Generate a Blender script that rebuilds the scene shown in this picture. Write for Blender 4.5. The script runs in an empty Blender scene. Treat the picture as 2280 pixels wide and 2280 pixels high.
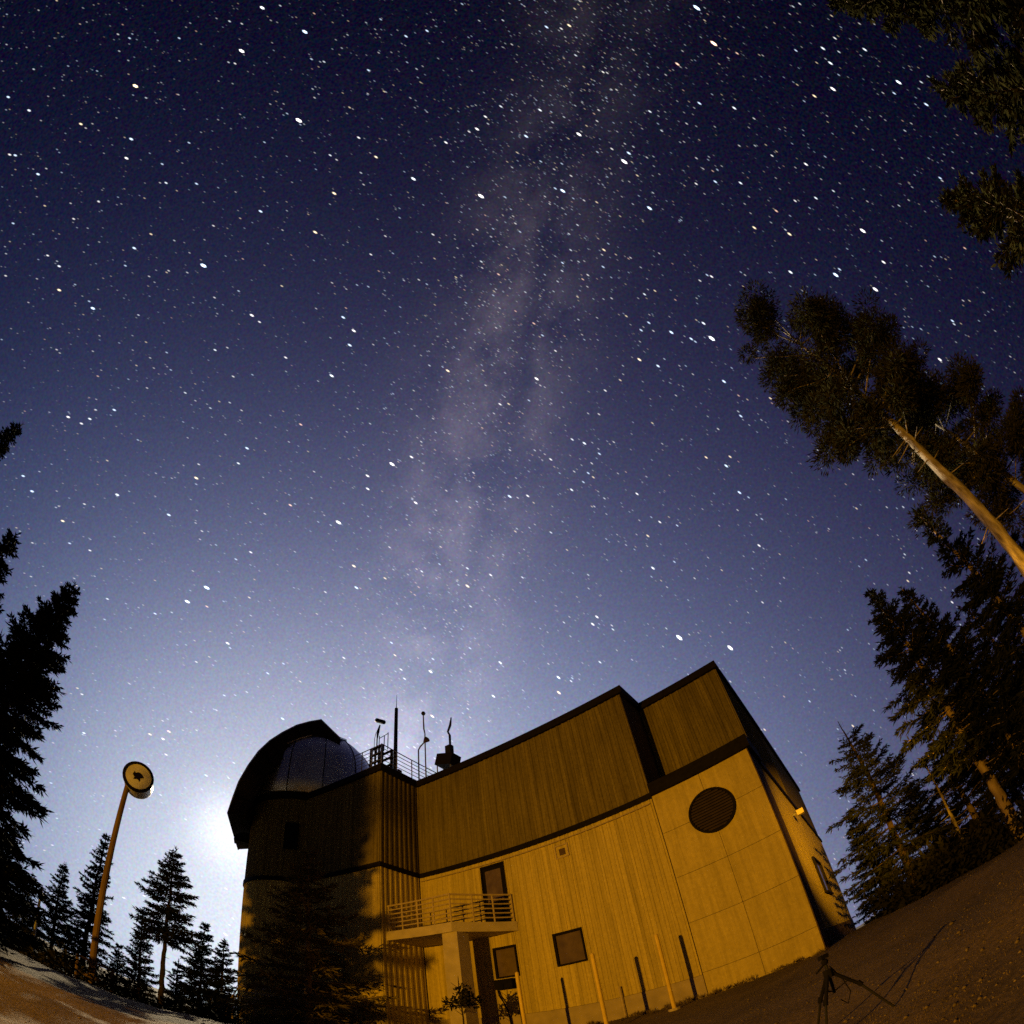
import bpy, math, random
import numpy as np
from mathutils import Vector, Matrix

scene = bpy.context.scene
COL = scene.collection
R = math.radians

# ------------------------------------------------------------------ camera
PITCH, ROLL, EYE = R(56.13), R(-12.18), 0.9
_c, _s = math.cos(PITCH), math.sin(PITCH)
fwd = Vector((0, _c, _s)); rt = Vector((1, 0, 0)); up = Vector((0, -_s, _c))
rt2 = rt * math.cos(ROLL) + up * math.sin(ROLL)
up2 = -rt * math.sin(ROLL) + up * math.cos(ROLL)
cd = bpy.data.cameras.new('camera')
cd.type = 'PANO'
cd.sensor_fit = 'AUTO'; cd.sensor_width = 36; cd.sensor_height = 36
cy = cd if hasattr(cd, 'panorama_type') else cd.cycles
cy.panorama_type = 'FISHEYE_EQUISOLID'
cy.fisheye_lens = 36 * 1200 / 2280
cy.fisheye_fov = R(300)
cd.clip_start = 0.05; cd.clip_end = 20000
cam = bpy.data.objects.new('camera', cd); COL.objects.link(cam)
M3 = Matrix((rt2, up2, -fwd)).transposed()
cam.matrix_world = Matrix.Translation((0, 0, EYE)) @ M3.to_4x4()
scene.camera = cam

# ------------------------------------------------------------------ colour management
vs = scene.view_settings
vs.view_transform = 'Standard'; vs.look = 'None'; vs.exposure = 0; vs.gamma = 1; vs.use_curve_mapping = False
scene.cycles.use_denoising = False
scene.cycles.denoiser = 'OPENIMAGEDENOISE'
scene.cycles.sample_clamp_indirect = 3.0
scene.cycles.max_bounces = 6

# ------------------------------------------------------------------ world: moonlit night sky
MOON = Vector((-0.58263, 0.74165, 0.33241)).normalized()
POLE = Vector((0.72235, -0.65256, 0.22887)).normalized()
MILKY = Vector((0.9030, 0.4008, -0.1620)).normalized()
w = bpy.data.worlds.new('World'); scene.world = w; w.use_nodes = True
nt = w.node_tree; N = nt.nodes; LK = nt.links
for n in list(N): N.remove(n)
def nd(t, **k):
    n = N.new(t)
    for a, b in k.items(): setattr(n, a, b)
    return n
def plug(v, s):
    if hasattr(v, 'is_linked'): LK.new(v, s)
    else: s.default_value = v
def vm(op, a, b=None, c=None):
    n = nd('ShaderNodeVectorMath', operation=op)
    plug(a, n.inputs[0])
    if op == 'SCALE': plug(b, n.inputs[3])
    elif b is not None: plug(b, n.inputs[1])
    return n.outputs['Value'] if op in ('DOT_PRODUCT', 'LENGTH') else n.outputs['Vector']
def mt(op, a, b=None, clamp=False):
    n = nd('ShaderNodeMath', operation=op); n.use_clamp = clamp
    plug(a, n.inputs[0])
    if b is not None: plug(b, n.inputs[1])
    return n.outputs[0]
dirv = nd('ShaderNodeTexCoord').outputs['Generated']
sx = nd('ShaderNodeSeparateXYZ'); LK.new(dirv, sx.inputs[0])
X, Y, Z = sx.outputs[0], sx.outputs[1], mt('MAXIMUM', sx.outputs[2], 0.0)
cm = vm('DOT_PRODUCT', dirv, tuple(MOON))
g1 = mt('POWER', math.e, mt('MULTIPLY', mt('SUBTRACT', cm, 1.0), 6.0))
g2 = mt('POWER', math.e, mt('MULTIPLY', mt('SUBTRACT', cm, 1.0), 420.0))
e = vm('ADD', (-4.40, -4.33, -3.28), vm('SCALE', (-1.224, -1.398, -1.145), X))
e = vm('ADD', e, vm('SCALE', (3.459, 3.552, 2.809), Y))
e = vm('ADD', e, vm('SCALE', (-0.489, -0.187, 0.068), Z))
e = vm('ADD', e, vm('SCALE', (0.359, 0.004, -0.184), mt('MULTIPLY', Z, Z)))
e = vm('ADD', e, vm('SCALE', (0.867, 0.634, 0.386), g1))
se = nd('ShaderNodeSeparateXYZ'); LK.new(e, se.inputs[0])
cb = nd('ShaderNodeCombineXYZ')
for i in range(3): LK.new(mt('POWER', math.e, se.outputs[i]), cb.inputs[i])
sky = vm('ADD', cb.outputs[0], (0.0015, 0.0015, 0.006))
sky = vm('ADD', sky, vm('SCALE', (0.38, 0.38, 0.34), g2))
# the milky way: a band round a great circle, broken up by noise
nz = nd('ShaderNodeTexNoise'); LK.new(dirv, nz.inputs['Vector'])
nz.inputs['Scale'].default_value = 8.5; nz.inputs['Detail'].default_value = 10; nz.inputs['Roughness'].default_value = 0.62
nz2 = nd('ShaderNodeTexNoise'); LK.new(dirv, nz2.inputs['Vector'])
nz2.inputs['Scale'].default_value = 2.6; nz2.inputs['Detail'].default_value = 3
mw = vm('DOT_PRODUCT', dirv, tuple(MILKY))
mw = mt('ADD', mw, mt('MULTIPLY', mt('SUBTRACT', nz2.outputs[0], 0.5), 0.12))
mw2 = mt('MULTIPLY', mw, mw)
band = mt('POWER', math.e, mt('MULTIPLY', mw2, -85.0))
wide = mt('POWER', math.e, mt('MULTIPLY', mw2, -28.0))
cl = mt('MULTIPLY', mt('SUBTRACT', nz.outputs[0], 0.37), 2.7, True)
rf = mt('SUBTRACT', mw, 0.035)
rift = mt('SUBTRACT', 1.0, mt('MULTIPLY', mt('POWER', math.e, mt('MULTIPLY', mt('MULTIPLY', rf, rf), -1500.0)), 0.65))
core = mt('MAXIMUM', mt('ADD', mt('MULTIPLY', Y, 1.5), 0.50, True), 0.16)          # the galaxy is brightest towards its core, low in front
low = mt('MULTIPLY', mt('SUBTRACT', 2.0, mt('MULTIPLY', Z, 1.5)), core)
mwi = mt('MULTIPLY', mt('ADD', mt('MULTIPLY', mt('MULTIPLY', band, cl), 0.21), mt('MULTIPLY', wide, 0.015)), low)
sky = vm('ADD', sky, vm('SCALE', (1.0, 0.82, 0.88), mt('MULTIPLY', mwi, rift)))
# the unresolved faint stars: a fine grain fixed to the sky
gr_ = nd('ShaderNodeTexNoise'); LK.new(dirv, gr_.inputs['Vector']); gr_.inputs['Scale'].default_value = 210; gr_.inputs['Detail'].default_value = 2
gn = vm('SUBTRACT', gr_.outputs['Color'], (0.5, 0.5, 0.5))
sky = vm('MAXIMUM', vm('ADD', sky, vm('MULTIPLY', gn, vm('ADD', vm('SCALE', sky, 0.55), (0.022, 0.022, 0.028)))), (0.0008, 0.0008, 0.002))
nish = nd('ShaderNodeTexSky', sky_type='NISHITA')
nish.sun_disc = False; nish.sun_elevation = R(19.4); nish.sun_rotation = R(-38.2)
sky = vm('ADD', sky, vm('SCALE', nish.outputs[0], 0.0002))
bg = nd('ShaderNodeBackground'); LK.new(sky, bg.inputs['Color']); bg.inputs['Strength'].default_value = 1.0
wo = nd('ShaderNodeOutputWorld'); LK.new(bg.outputs[0], wo.inputs['Surface'])

# ------------------------------------------------------------------ moon (the sun lamp) and the two sodium yard lamps
sl = bpy.data.lights.new('moon', 'SUN'); sl.energy = 4.6; sl.angle = R(0.5); sl.color = (1.0, 0.82, 0.52)
so = bpy.data.objects.new('moon', sl); COL.objects.link(so)
so.rotation_euler = MOON.to_track_quat('Z', 'Y').to_euler()
def yard_lamp(loc, target, power, cone, blend):
    l = bpy.data.lights.new('yard_lamp', 'SPOT'); l.energy = power; l.color = (1.0, 0.445, 0.012)
    l.shadow_soft_size = 0.12; l.spot_size = R(cone); l.spot_blend = blend
    o = bpy.data.objects.new('yard_lamp', l); COL.objects.link(o)
    o.location = loc
    o.rotation_euler = (Vector(loc) - Vector(target)).to_track_quat('Z', 'Y').to_euler()
    return o

# ------------------------------------------------------------------ building frame: u along the facade, v out of it
C0 = Vector((-6.40, 20.0, 0)); PSI = R(-25.72)
UU = Vector((math.cos(PSI), math.sin(PSI), 0)); VV = Vector((math.sin(PSI), -math.cos(PSI), 0))
def uv(u, v, z=0.0): return C0 + UU * u + VV * v + Vector((0, 0, z))
LAMP1 = uv(6.0, 30.0, 5.0)
yard_lamp(LAMP1, uv(7.0, 0.0, -1.5), 21500, 118, 1.0)
yard_lamp(uv(20.5, 18.0, 4.2), uv(12.9, -15.0, 5.0), 72000, 21, 1.0)

# ------------------------------------------------------------------ helpers
def fast_mesh(name, verts, faces):
    verts = np.asarray(verts, np.float32); faces = np.asarray(faces, np.int32)
    m = bpy.data.meshes.new(name); k = faces.shape[1]
    m.vertices.add(len(verts)); m.vertices.foreach_set('co', verts.ravel())
    m.loops.add(faces.size); m.loops.foreach_set('vertex_index', faces.ravel())
    m.polygons.add(len(faces)); m.polygons.foreach_set('loop_start', np.arange(0, faces.size, k, dtype=np.int32))
    m.polygons.foreach_set('loop_total', np.full(len(faces), k, np.int32))
    m.update(calc_edges=True)
    return m
def link(name, mesh, mat=None, parent=None):
    o = bpy.data.objects.new(name, mesh); COL.objects.link(o)
    if mat is not None and mesh is not None and not mesh.materials: mesh.materials.append(mat)
    if parent is not None: o.parent = parent
    return o
def empty(name, loc=(0, 0, 0), rz=0.0, parent=None):
    o = bpy.data.objects.new(name, None); COL.objects.link(o); o.location = loc; o.rotation_euler = (0, 0, rz)
    o.empty_display_size = 0.2
    if parent is not None: o.parent = parent
    return o
def tag(o, label=None, cat=None, group=None, kind=None):
    if label: o['label'] = label
    if cat: o['category'] = cat
    if group: o['group'] = group
    if kind: o['kind'] = kind
    return o
class MB:
    def __init__(s): s.v = []; s.f = []
    def add(s, vs_, fs):
        b = len(s.v); s.v += [tuple(q) for q in vs_]; s.f += [tuple(i + b for i in f) for f in fs]; return s
    def box(s, x0, x1, y0, y1, z0, z1):
        if x0 > x1: x0, x1 = x1, x0
        if y0 > y1: y0, y1 = y1, y0
        return s.add([(x0,y0,z0),(x1,y0,z0),(x1,y1,z0),(x0,y1,z0),(x0,y0,z1),(x1,y0,z1),(x1,y1,z1),(x0,y1,z1)],
                     [(0,3,2,1),(4,5,6,7),(0,1,5,4),(1,2,6,5),(2,3,7,6),(3,0,4,7)])
    def ubox(s, u0, u1, v0, v1, z0, z1): return s.box(u0, u1, -v0, -v1, z0, z1)   # building frame: y = -v
    def prism(s, poly, z0, z1):
        n = len(poly)
        a = sum(poly[i][0]*poly[(i+1) % n][1] - poly[(i+1) % n][0]*poly[i][1] for i in range(n))
        if a < 0: poly = poly[::-1]
        return s.add([(x, y, z0) for x, y in poly] + [(x, y, z1) for x, y in poly],
                     [tuple(range(n))[::-1], tuple(range(n, 2*n))] + [(i, (i+1) % n, n+(i+1) % n, n+i) for i in range(n)])
    def tube(s, pts, rad, sides=8, cap=True):
        pts = [Vector(q) for q in pts]; n = len(pts)
        if not hasattr(rad, '__len__'): rad = [rad]*n
        b = len(s.v); prev = None
        for i, q in enumerate(pts):
            t = (pts[min(i+1, n-1)] - pts[max(i-1, 0)]).normalized()
            a = prev if prev is not None else (Vector((1, 0, 0)) if abs(t.x) < .8 else Vector((0, 1, 0)))
            a = (a - t*a.dot(t)).normalized(); prev = a; c = t.cross(a)
            for k in range(sides):
                an = 2*math.pi*k/sides
                s.v.append(tuple(q + (a*math.cos(an) + c*math.sin(an))*rad[i]))
        for i in range(n-1):
            for k in range(sides):
                k2 = (k+1) % sides
                s.f.append((b+i*sides+k, b+i*sides+k2, b+(i+1)*sides+k2, b+(i+1)*sides+k))
        if cap:
            s.f.append(tuple(b+k for k in range(sides))[::-1]); s.f.append(tuple(b+(n-1)*sides+k for k in range(sides)))
        return s
    def ball(s, c, r, n=8):
        b = len(s.v); rings = n//2
        for i in range(rings+1):
            th = math.pi*i/rings
            for k in range(n):
                an = 2*math.pi*k/n
                s.v.append((c[0]+r*math.sin(th)*math.cos(an), c[1]+r*math.sin(th)*math.sin(an), c[2]+r*math.cos(th)))
        for i in range(rings):
            for k in range(n):
                k2 = (k+1) % n
                s.f.append((b+i*n+k, b+(i+1)*n+k, b+(i+1)*n+k2, b+i*n+k2))
        return s
    def mesh(s, name, smooth=False):
        m = bpy.data.meshes.new(name); m.from_pydata(s.v, [], s.f); m.update()
        if smooth: m.polygons.foreach_set('use_smooth', [True]*len(m.polygons))
        return m
    def build(s, name, mat, parent=None, smooth=False): return link(name, s.mesh(name, smooth), mat, parent)

# ------------------------------------------------------------------ materials
def material(name, c1, c2, scale=6.0, rough=0.85, bump=0.25, bscale=40.0, metal=0.0, stretch=(1, 1, 1), objvar=0.0, detail=6, spec=0.3, streak=0.0):
    m = bpy.data.materials.new(name); m.use_nodes = True
    t = m.node_tree; n = t.nodes; b = n['Principled BSDF']
    tc = n.new('ShaderNodeTexCoord'); mp = n.new('ShaderNodeMapping'); mp.inputs['Scale'].default_value = stretch
    ol = n.new('ShaderNodeObjectInfo'); av = n.new('ShaderNodeVectorMath'); av.operation = 'ADD'
    t.links.new(tc.outputs['Object'], av.inputs[0]); t.links.new(ol.outputs['Location'], av.inputs[1]); t.links.new(av.outputs[0], mp.inputs['Vector'])
    no = n.new('ShaderNodeTexNoise'); no.inputs['Scale'].default_value = scale; no.inputs['Detail'].default_value = detail
    t.links.new(mp.outputs[0], no.inputs['Vector'])
    rp = n.new('ShaderNodeValToRGB'); rp.color_ramp.elements[0].position = .3; rp.color_ramp.elements[1].position = .7
    rp.color_ramp.elements[0].color = (*c1, 1); rp.color_ramp.elements[1].color = (*c2, 1)
    t.links.new(no.outputs[0], rp.inputs[0]); out = rp.outputs[0]
    if objvar:
        oi = n.new('ShaderNodeObjectInfo'); ma = n.new('ShaderNodeMath'); ma.operation = 'MULTIPLY_ADD'
        ma.inputs[1].default_value = 2*objvar; ma.inputs[2].default_value = 1-objvar
        t.links.new(oi.outputs['Random'], ma.inputs[0])
        vmn = n.new('ShaderNodeVectorMath'); vmn.operation = 'SCALE'
        t.links.new(out, vmn.inputs[0]); t.links.new(ma.outputs[0], vmn.inputs[3]); out = vmn.outputs[0]
    if streak:
        ge = n.new('ShaderNodeNewGeometry'); sm = n.new('ShaderNodeMapping'); sm.inputs['Scale'].default_value = (4.5, 4.5, .22)
        t.links.new(ge.outputs['Position'], sm.inputs['Vector'])
        sn = n.new('ShaderNodeTexNoise'); sn.inputs['Scale'].default_value = 1.6; sn.inputs['Detail'].default_value = 5; sn.inputs['Roughness'].default_value = .7
        t.links.new(sm.outputs[0], sn.inputs['Vector'])
        mr = n.new('ShaderNodeMapRange'); mr.inputs[1].default_value = .35; mr.inputs[2].default_value = .62; mr.inputs[3].default_value = 1-streak; mr.inputs[4].default_value = 1.0
        t.links.new(sn.outputs[0], mr.inputs[0])
        fs = n.new('ShaderNodeTexNoise'); fs.inputs['Scale'].default_value = 9.0; fs.inputs['Detail'].default_value = 6; fs.inputs['Roughness'].default_value = .75
        t.links.new(ge.outputs['Position'], fs.inputs['Vector'])
        m2 = n.new('ShaderNodeMapRange'); m2.inputs[1].default_value = .3; m2.inputs[2].default_value = .7; m2.inputs[3].default_value = 1-streak*.8; m2.inputs[4].default_value = 1+streak*.35
        t.links.new(fs.outputs[0], m2.inputs[0])
        mm = n.new('ShaderNodeMath'); mm.operation = 'MULTIPLY'; t.links.new(mr.outputs[0], mm.inputs[0]); t.links.new(m2.outputs[0], mm.inputs[1])
        vs2_ = n.new('ShaderNodeVectorMath'); vs2_.operation = 'SCALE'
        t.links.new(out, vs2_.inputs[0]); t.links.new(mm.outputs[0], vs2_.inputs[3]); out = vs2_.outputs[0]
    t.links.new(out, b.inputs['Base Color'])
    b.inputs['Roughness'].default_value = rough; b.inputs['Metallic'].default_value = metal
    b.inputs['Specular IOR Level'].default_value = spec
    if bump:
        nb = n.new('ShaderNodeTexNoise'); nb.inputs['Scale'].default_value = bscale; nb.inputs['Detail'].default_value = 4
        t.links.new(mp.outputs[0], nb.inputs['Vector'])
        bp = n.new('ShaderNodeBump'); bp.inputs['Strength'].default_value = bump; bp.inputs['Distance'].default_value = 0.02
        t.links.new(nb.outputs[0], bp.inputs['Height']); t.links.new(bp.outputs[0], b.inputs['Normal'])
    return m
MAT = {
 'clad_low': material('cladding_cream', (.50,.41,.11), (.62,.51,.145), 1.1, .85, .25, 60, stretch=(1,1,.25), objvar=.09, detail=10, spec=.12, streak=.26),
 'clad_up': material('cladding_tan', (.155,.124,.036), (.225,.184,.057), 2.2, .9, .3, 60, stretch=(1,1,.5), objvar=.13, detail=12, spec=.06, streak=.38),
 'stucco': material('stucco', (.53,.435,.12), (.62,.51,.15), .7, .92, .5, 90, objvar=.03, detail=12, spec=.12, streak=.24),
 'gap': material('joint_dark', (.05,.04,.03), (.08,.06,.045), 5, .95, 0),
 'trim': material('trim_dark_brown', (.007,.006,.005), (.012,.010,.008), 8, .7, .1, spec=.05),
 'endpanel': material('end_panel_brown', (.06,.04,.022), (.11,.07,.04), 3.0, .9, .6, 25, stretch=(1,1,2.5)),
 'ventslat': material('vent_slat', (.03,.02,.012), (.05,.034,.02), 4, .8, .2),
 'stone': material('gravel_stone', (.07,.055,.03), (.20,.155,.085), 3, .95, .3, 30, spec=.05),
 'concrete': material('concrete', (.36,.31,.24), (.50,.43,.33), 2.5, .9, .4, 50),
 'plinth': material('plinth_concrete', (.30,.25,.18), (.42,.35,.25), 2.5, .9, .5, 40),
 'rail': material('rail_paint', (.34,.27,.17), (.46,.37,.24), 9, .6, .1),
 'darkmetal': material('dark_metal', (.010,.010,.011), (.018,.018,.02), 10, .6, .1, spec=.1),
 'steel': material('galvanised_steel', (.30,.30,.31), (.42,.42,.43), 12, .45, .1, metal=.7),
 'dome': material('dome_aluminium', (.50,.52,.56), (.62,.64,.68), 2.0, .42, .12, 8, metal=.85, objvar=.08),
 'hood': material('shutter_brown_black', (.012,.009,.008), (.026,.018,.015), 3, .8, .3, 15, spec=.1),
 'glassdark': material('window_glass', (.09,.065,.045), (.15,.11,.07), 3, .12, .04, spec=.5),
 'black': material('black_void', (.006,.006,.006), (.010,.009,.008), 5, .8, 0, spec=.05),
 'yellow': material('post_yellow', (.62,.45,.06), (.75,.56,.09), 6, .55, .2),
 'bark': material('bark', (.17,.12,.08), (.36,.28,.20), 7, .95, 1.0, 22, stretch=(1,1,.3)),
 'bark_pale': material('bark_pale', (.09,.07,.048), (.44,.38,.28), 9, .95, 1.0, 30, stretch=(1,1,.28), detail=10),
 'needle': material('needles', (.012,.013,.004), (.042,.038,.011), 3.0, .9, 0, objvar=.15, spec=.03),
 'needle_dark': material('needles_dark', (.007,.009,.005), (.018,.020,.009), 3.0, .9, 0, objvar=.15, spec=.05),  # darkened copy of the needles, lack of lamplight put into the colour
 'needle_lit': material('needles_lamplit', (.07,.06,.016), (.16,.13,.036), 3.0, .85, 0, spec=.05),  # lightened copy for the spruce, amber lamplight put into the needle colour
 'bark_dark': material('bark_dark', (.03,.022,.015), (.06,.045,.03), 7, .95, .6, 22, spec=.05),  # bark darkened so fir trunks look unlit, shade put into the colour
 'leaf': material('broad_leaves', (.045,.05,.015), (.11,.10,.035), 4.0, .7, 0),
 'wood': material('pole_wood', (.10,.065,.035), (.19,.125,.07), 8, .9, .5, 30, stretch=(1,1,.15)),
 'white': material('radome_white', (.55,.55,.54), (.68,.68,.66), 4, .5, .05),
 'grass': material('dry_grass', (.09,.066,.02), (.18,.135,.045), 1.5, .9, 0, spec=.05),
 'under': material('undergrowth', (.010,.011,.004), (.026,.025,.009), 3.0, .9, 0, spec=.03),
}
def ground_material():
    m = bpy.data.materials.new('ground_dirt'); m.use_nodes = True
    t = m.node_tree; n = t.nodes; b = n['Principled BSDF']
    tc = n.new('ShaderNodeTexCoord')
    a = n.new('ShaderNodeTexNoise'); a.inputs['Scale'].default_value = .55; a.inputs['Detail'].default_value = 8; a.inputs['Roughness'].default_value = .7
    c = n.new('ShaderNodeTexNoise'); c.inputs['Scale'].default_value = 14; c.inputs['Detail'].default_value = 6; c.inputs['Roughness'].default_value = .75
    for q in (a, c): t.links.new(tc.outputs['Object'], q.inputs['Vector'])
    r1 = n.new('ShaderNodeValToRGB'); r1.color_ramp.elements[0].position = .35; r1.color_ramp.elements[1].position = .68
    r1.color_ramp.elements[0].color = (.085,.058,.02,1); r1.color_ramp.elements[1].color = (.18,.125,.048,1)
    r2 = n.new('ShaderNodeValToRGB'); r2.color_ramp.elements[0].position = .3; r2.color_ramp.elements[1].position = .75
    r2.color_ramp.elements[0].color = (.30,.30,.30,1); r2.color_ramp.elements[1].color = (1.45,1.45,1.45,1)
    mx = n.new('ShaderNodeMix'); mx.data_type = 'RGBA'; mx.blend_type = 'MULTIPLY'; mx.inputs[0].default_value = 1
    t.links.new(a.outputs[0], r1.inputs[0]); t.links.new(c.outputs[0], r2.inputs[0])
    t.links.new(r1.outputs[0], mx.inputs[6]); t.links.new(r2.outputs[0], mx.inputs[7])
    t.links.new(mx.outputs[2], b.inputs['Base Color']); b.inputs['Roughness'].default_value = .95
    bp = n.new('ShaderNodeBump'); bp.inputs['Strength'].default_value = .9; bp.inputs['Distance'].default_value = .06
    t.links.new(c.outputs[0], bp.inputs['Height']); t.links.new(bp.outputs[0], b.inputs['Normal'])
    return m
MAT['ground'] = ground_material()
def emit(name, col, s):
    m = bpy.data.materials.new(name); m.use_nodes = True; b = m.node_tree.nodes['Principled BSDF']
    b.inputs['Base Color'].default_value = (.02, .02, .02, 1)
    b.inputs['Emission Color'].default_value = (*col, 1); b.inputs['Emission Strength'].default_value = s
    return m

# ------------------------------------------------------------------ the ground
def sstep(a, b, x):
    t = np.clip((x-a)/(b-a), 0, 1); return t*t*(3-2*t)
def ground_z(x, y):
    x = np.asarray(x, float); y = np.asarray(y, float)
    dx, dy = x-C0.x, y-C0.y
    u = dx*UU.x + dy*UU.y; v = dx*VV.x + dy*VV.y
    z = .5 - .8*np.clip(v/15, 0, 1.4)
    z = z - 0.16*np.clip(x-(4.6+.19*y), 0, 16)*sstep(-40, -2, y)                     # bank falling to the right
    s = -x*.6 + y*.8
    z = z - .30*np.clip(s-16.6, 0, 14)*sstep(-1.5, -9.0, u)                           # slope falling away to the left
    z = z - .10*np.clip(y-30, 0, 60)
    b = .06*np.sin(x*1.3+.7*y)+.05*np.sin(1.9*y-.6*x+1)+.03*np.sin(3.1*x+2.3*y)+.02*np.sin(5.3*x-4.1*y)
    near = sstep(-.2, .8, np.abs(v)+.0)                                               # smooth at the wall foot
    return z + b*.6*near
def build_ground():
    rad = np.concatenate([[0.0], np.geomspace(.6, 60, 120), np.geomspace(70, 900, 12)])
    na = 240
    an = np.linspace(0, 2*np.pi, na, endpoint=False)
    xx = (rad[:, None]*np.sin(an)).ravel(); yy = (rad[:, None]*np.cos(an)).ravel()
    zz = ground_z(xx, yy)
    i, k = np.meshgrid(np.arange(len(rad)-1), np.arange(na), indexing='ij'); k2 = (k+1) % na
    f = np.stack([i*na+k, i*na+k2, (i+1)*na+k2, (i+1)*na+k], -1).reshape(-1, 4)[na:]
    v = np.stack([xx, yy, zz], -1)
    m = fast_mesh('ground', v, f)
    m.polygons.foreach_set('use_smooth', [True]*len(m.polygons))
    o = link('ground', m, MAT['ground']); tag(o, 'bare brown hillside ground sloping around the observatory', None, None, 'structure')
build_ground()

def kites(P, D, W, L, Wd):
    """leaf-shaped quads: base P, direction D, side W, length L, half width Wd"""
    L = L[:, None]; Wd = Wd[:, None]
    a = P; b = P + D*L*.45 + W*Wd; c = P + D*L; d = P + D*L*.45 - W*Wd
    v = np.stack([a, b, c, d], 1).reshape(-1, 3)
    f = np.arange(len(v), dtype=np.int32).reshape(-1, 4)
    return v, f
def unit(a): return a/(np.linalg.norm(a, axis=-1, keepdims=True)+1e-9)
def grass():
    rng = np.random.default_rng(5); n = 90000
    az = np.concatenate([rng.uniform(R(8), R(52), int(n*.72)), rng.uniform(R(-66), R(-33), n-int(n*.72))])
    d = np.exp(rng.uniform(np.log(3.2), np.log(20), n))
    x, y = d*np.sin(az), d*np.cos(az)
    pat = np.sin(x*1.1+y*.4)+np.sin(y*1.7-x*.6+2)+rng.normal(0, .8, n)
    u = (x-C0.x)*UU.x+(y-C0.y)*UU.y; v = (x-C0.x)*VV.x+(y-C0.y)*VV.y
    k = (pat > -.4) & ~((v < .25) & (u > -10.5) & (u < 13.2)); x, y = x[k], y[k]; n = len(x)
    P = np.stack([x, y, ground_z(x, y)-.02], -1)
    D = unit(np.stack([rng.normal(0, .55, n), rng.normal(0, .55, n), np.ones(n)], -1))
    W = unit(np.cross(D, rng.normal(0, 1, (n, 3))))
    vv, ff = kites(P, D, W, rng.uniform(.012, .05, n), rng.uniform(.0012, .0035, n))
    o = link('dry_grass', fast_mesh('dry_grass', vv, ff), MAT['grass'])
    tag(o, 'sparse dry grass tufts on the slope around the building', 'grass', None, 'stuff')
grass()

# ------------------------------------------------------------------ the observatory
ob = empty('observatory', C0, PSI)
tag(ob, 'tan observatory building with domed round tower, clad walls and a balcony', 'observatory')
WB = .258
def board_mesh(h):
    w_ = WB
    poly = [(0, 0), (0, .01), (.56*w_, .01), (.62*w_, h), (.94*w_, h), (w_-.005, .01), (w_-.005, 0)]
    m = MB().prism(poly, 0, 1).mesh('cladding_board'); return m
BM_LOW = board_mesh(.030); BM_LOW.materials.append(MAT['clad_low'])
BM_UP = board_mesh(.032); BM_UP.materials.append(MAT['clad_up'])
def cut(rects, op):
    out = []
    for a0, a1, z0, z1 in rects:
        b0, b1, y0, y1 = op
        if a1 <= b0+1e-4 or a0 >= b1-1e-4 or z1 <= y0+1e-4 or z0 >= y1-1e-4: out.append((a0, a1, z0, z1)); continue
        if a0 < b0: out.append((a0, b0, z0, z1))
        if a1 > b1: out.append((b1, a1, z0, z1))
        m0, m1 = max(a0, b0), min(a1, b1)
        if z0 < y0: out.append((m0, m1, z0, y0))
        if z1 > y1: out.append((m0, m1, y1, z1))
    return [q for q in out if q[1]-q[0] > .02 and q[3]-q[2] > .02]
def clad(part, face, plane, a0, a1, z0, z1, mesh, openings=(), off=0.0):
    """vertical boards on a wall: face 'v' looks out along +v at v=plane (a = u); face 'u' looks along +u at u=plane (a = v)"""
    a = a0
    while a < a1-.03:
        b = min(a+WB, a1); rs = [(a, b, z0, z1)]
        for op in openings: rs = [q for r_ in rs for q in cut([r_], op)]
        for r0, r1, y0, y1 in rs:
            o = link('cladding_board', mesh, None, part)
            if face == 'v':
                o.location = (r1, -(plane+off), y0); o.rotation_euler = (0, 0, math.pi)
            else:
                o.location = (plane+off, -r0, y0); o.rotation_euler = (0, 0, -math.pi/2)
            o.scale = ((r1-r0)/WB, 1, y1-y0)
        a = b
# --- main block (facade plane v = 0)
H0, H1 = 11.76, 12.05
B0, B1 = 7.44, 7.64
main = MB().ubox(0, 9.70, -.004, -20, -1, 12.0).build('main_wall', MAT['gap'], ob)
WIN = [(5.44, 6.47, 2.78, 3.99), (3.12, 4.03, 2.72, 3.93)]
DOOR = (2.97, 4.0, 4.80, 7.22)
clad(main, 'v', 0, .02, 9.68, 1.25, B0, BM_LOW, WIN+[DOOR, (6.05, 6.55, 6.63, 7.12)])
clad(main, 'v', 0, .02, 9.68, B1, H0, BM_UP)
pl = MB()
pl.ubox(0, 9.70, .05, 0, -1, 1.24).build('plinth', MAT['plinth'], ob)
# side block with the round vent, smooth panels
side = MB().ubox(9.704, 12.955, -.012, -1.66, -1, 7.5).build('side_wall', MAT['gap'], ob)
us = [9.715, 11.32, 12.955]; zs = [-.6, 1.30, 3.0, 4.55, 6.12, 7.5]
for i in range(2):
    for j in range(5):
        MB().ubox(us[i]+(.006 if i else 0), us[i+1]-(.006 if not i else 0), .03, -.012, zs[j]+.006, zs[j+1]-.006).build('wall_panel', MAT['stucco'], side)
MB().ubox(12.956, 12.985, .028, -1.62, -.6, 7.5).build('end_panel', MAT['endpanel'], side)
MB().ubox(9.72, 13.10, .16, -1.66, 7.5, 7.93).build('roof_trim', MAT['trim'], side)
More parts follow.
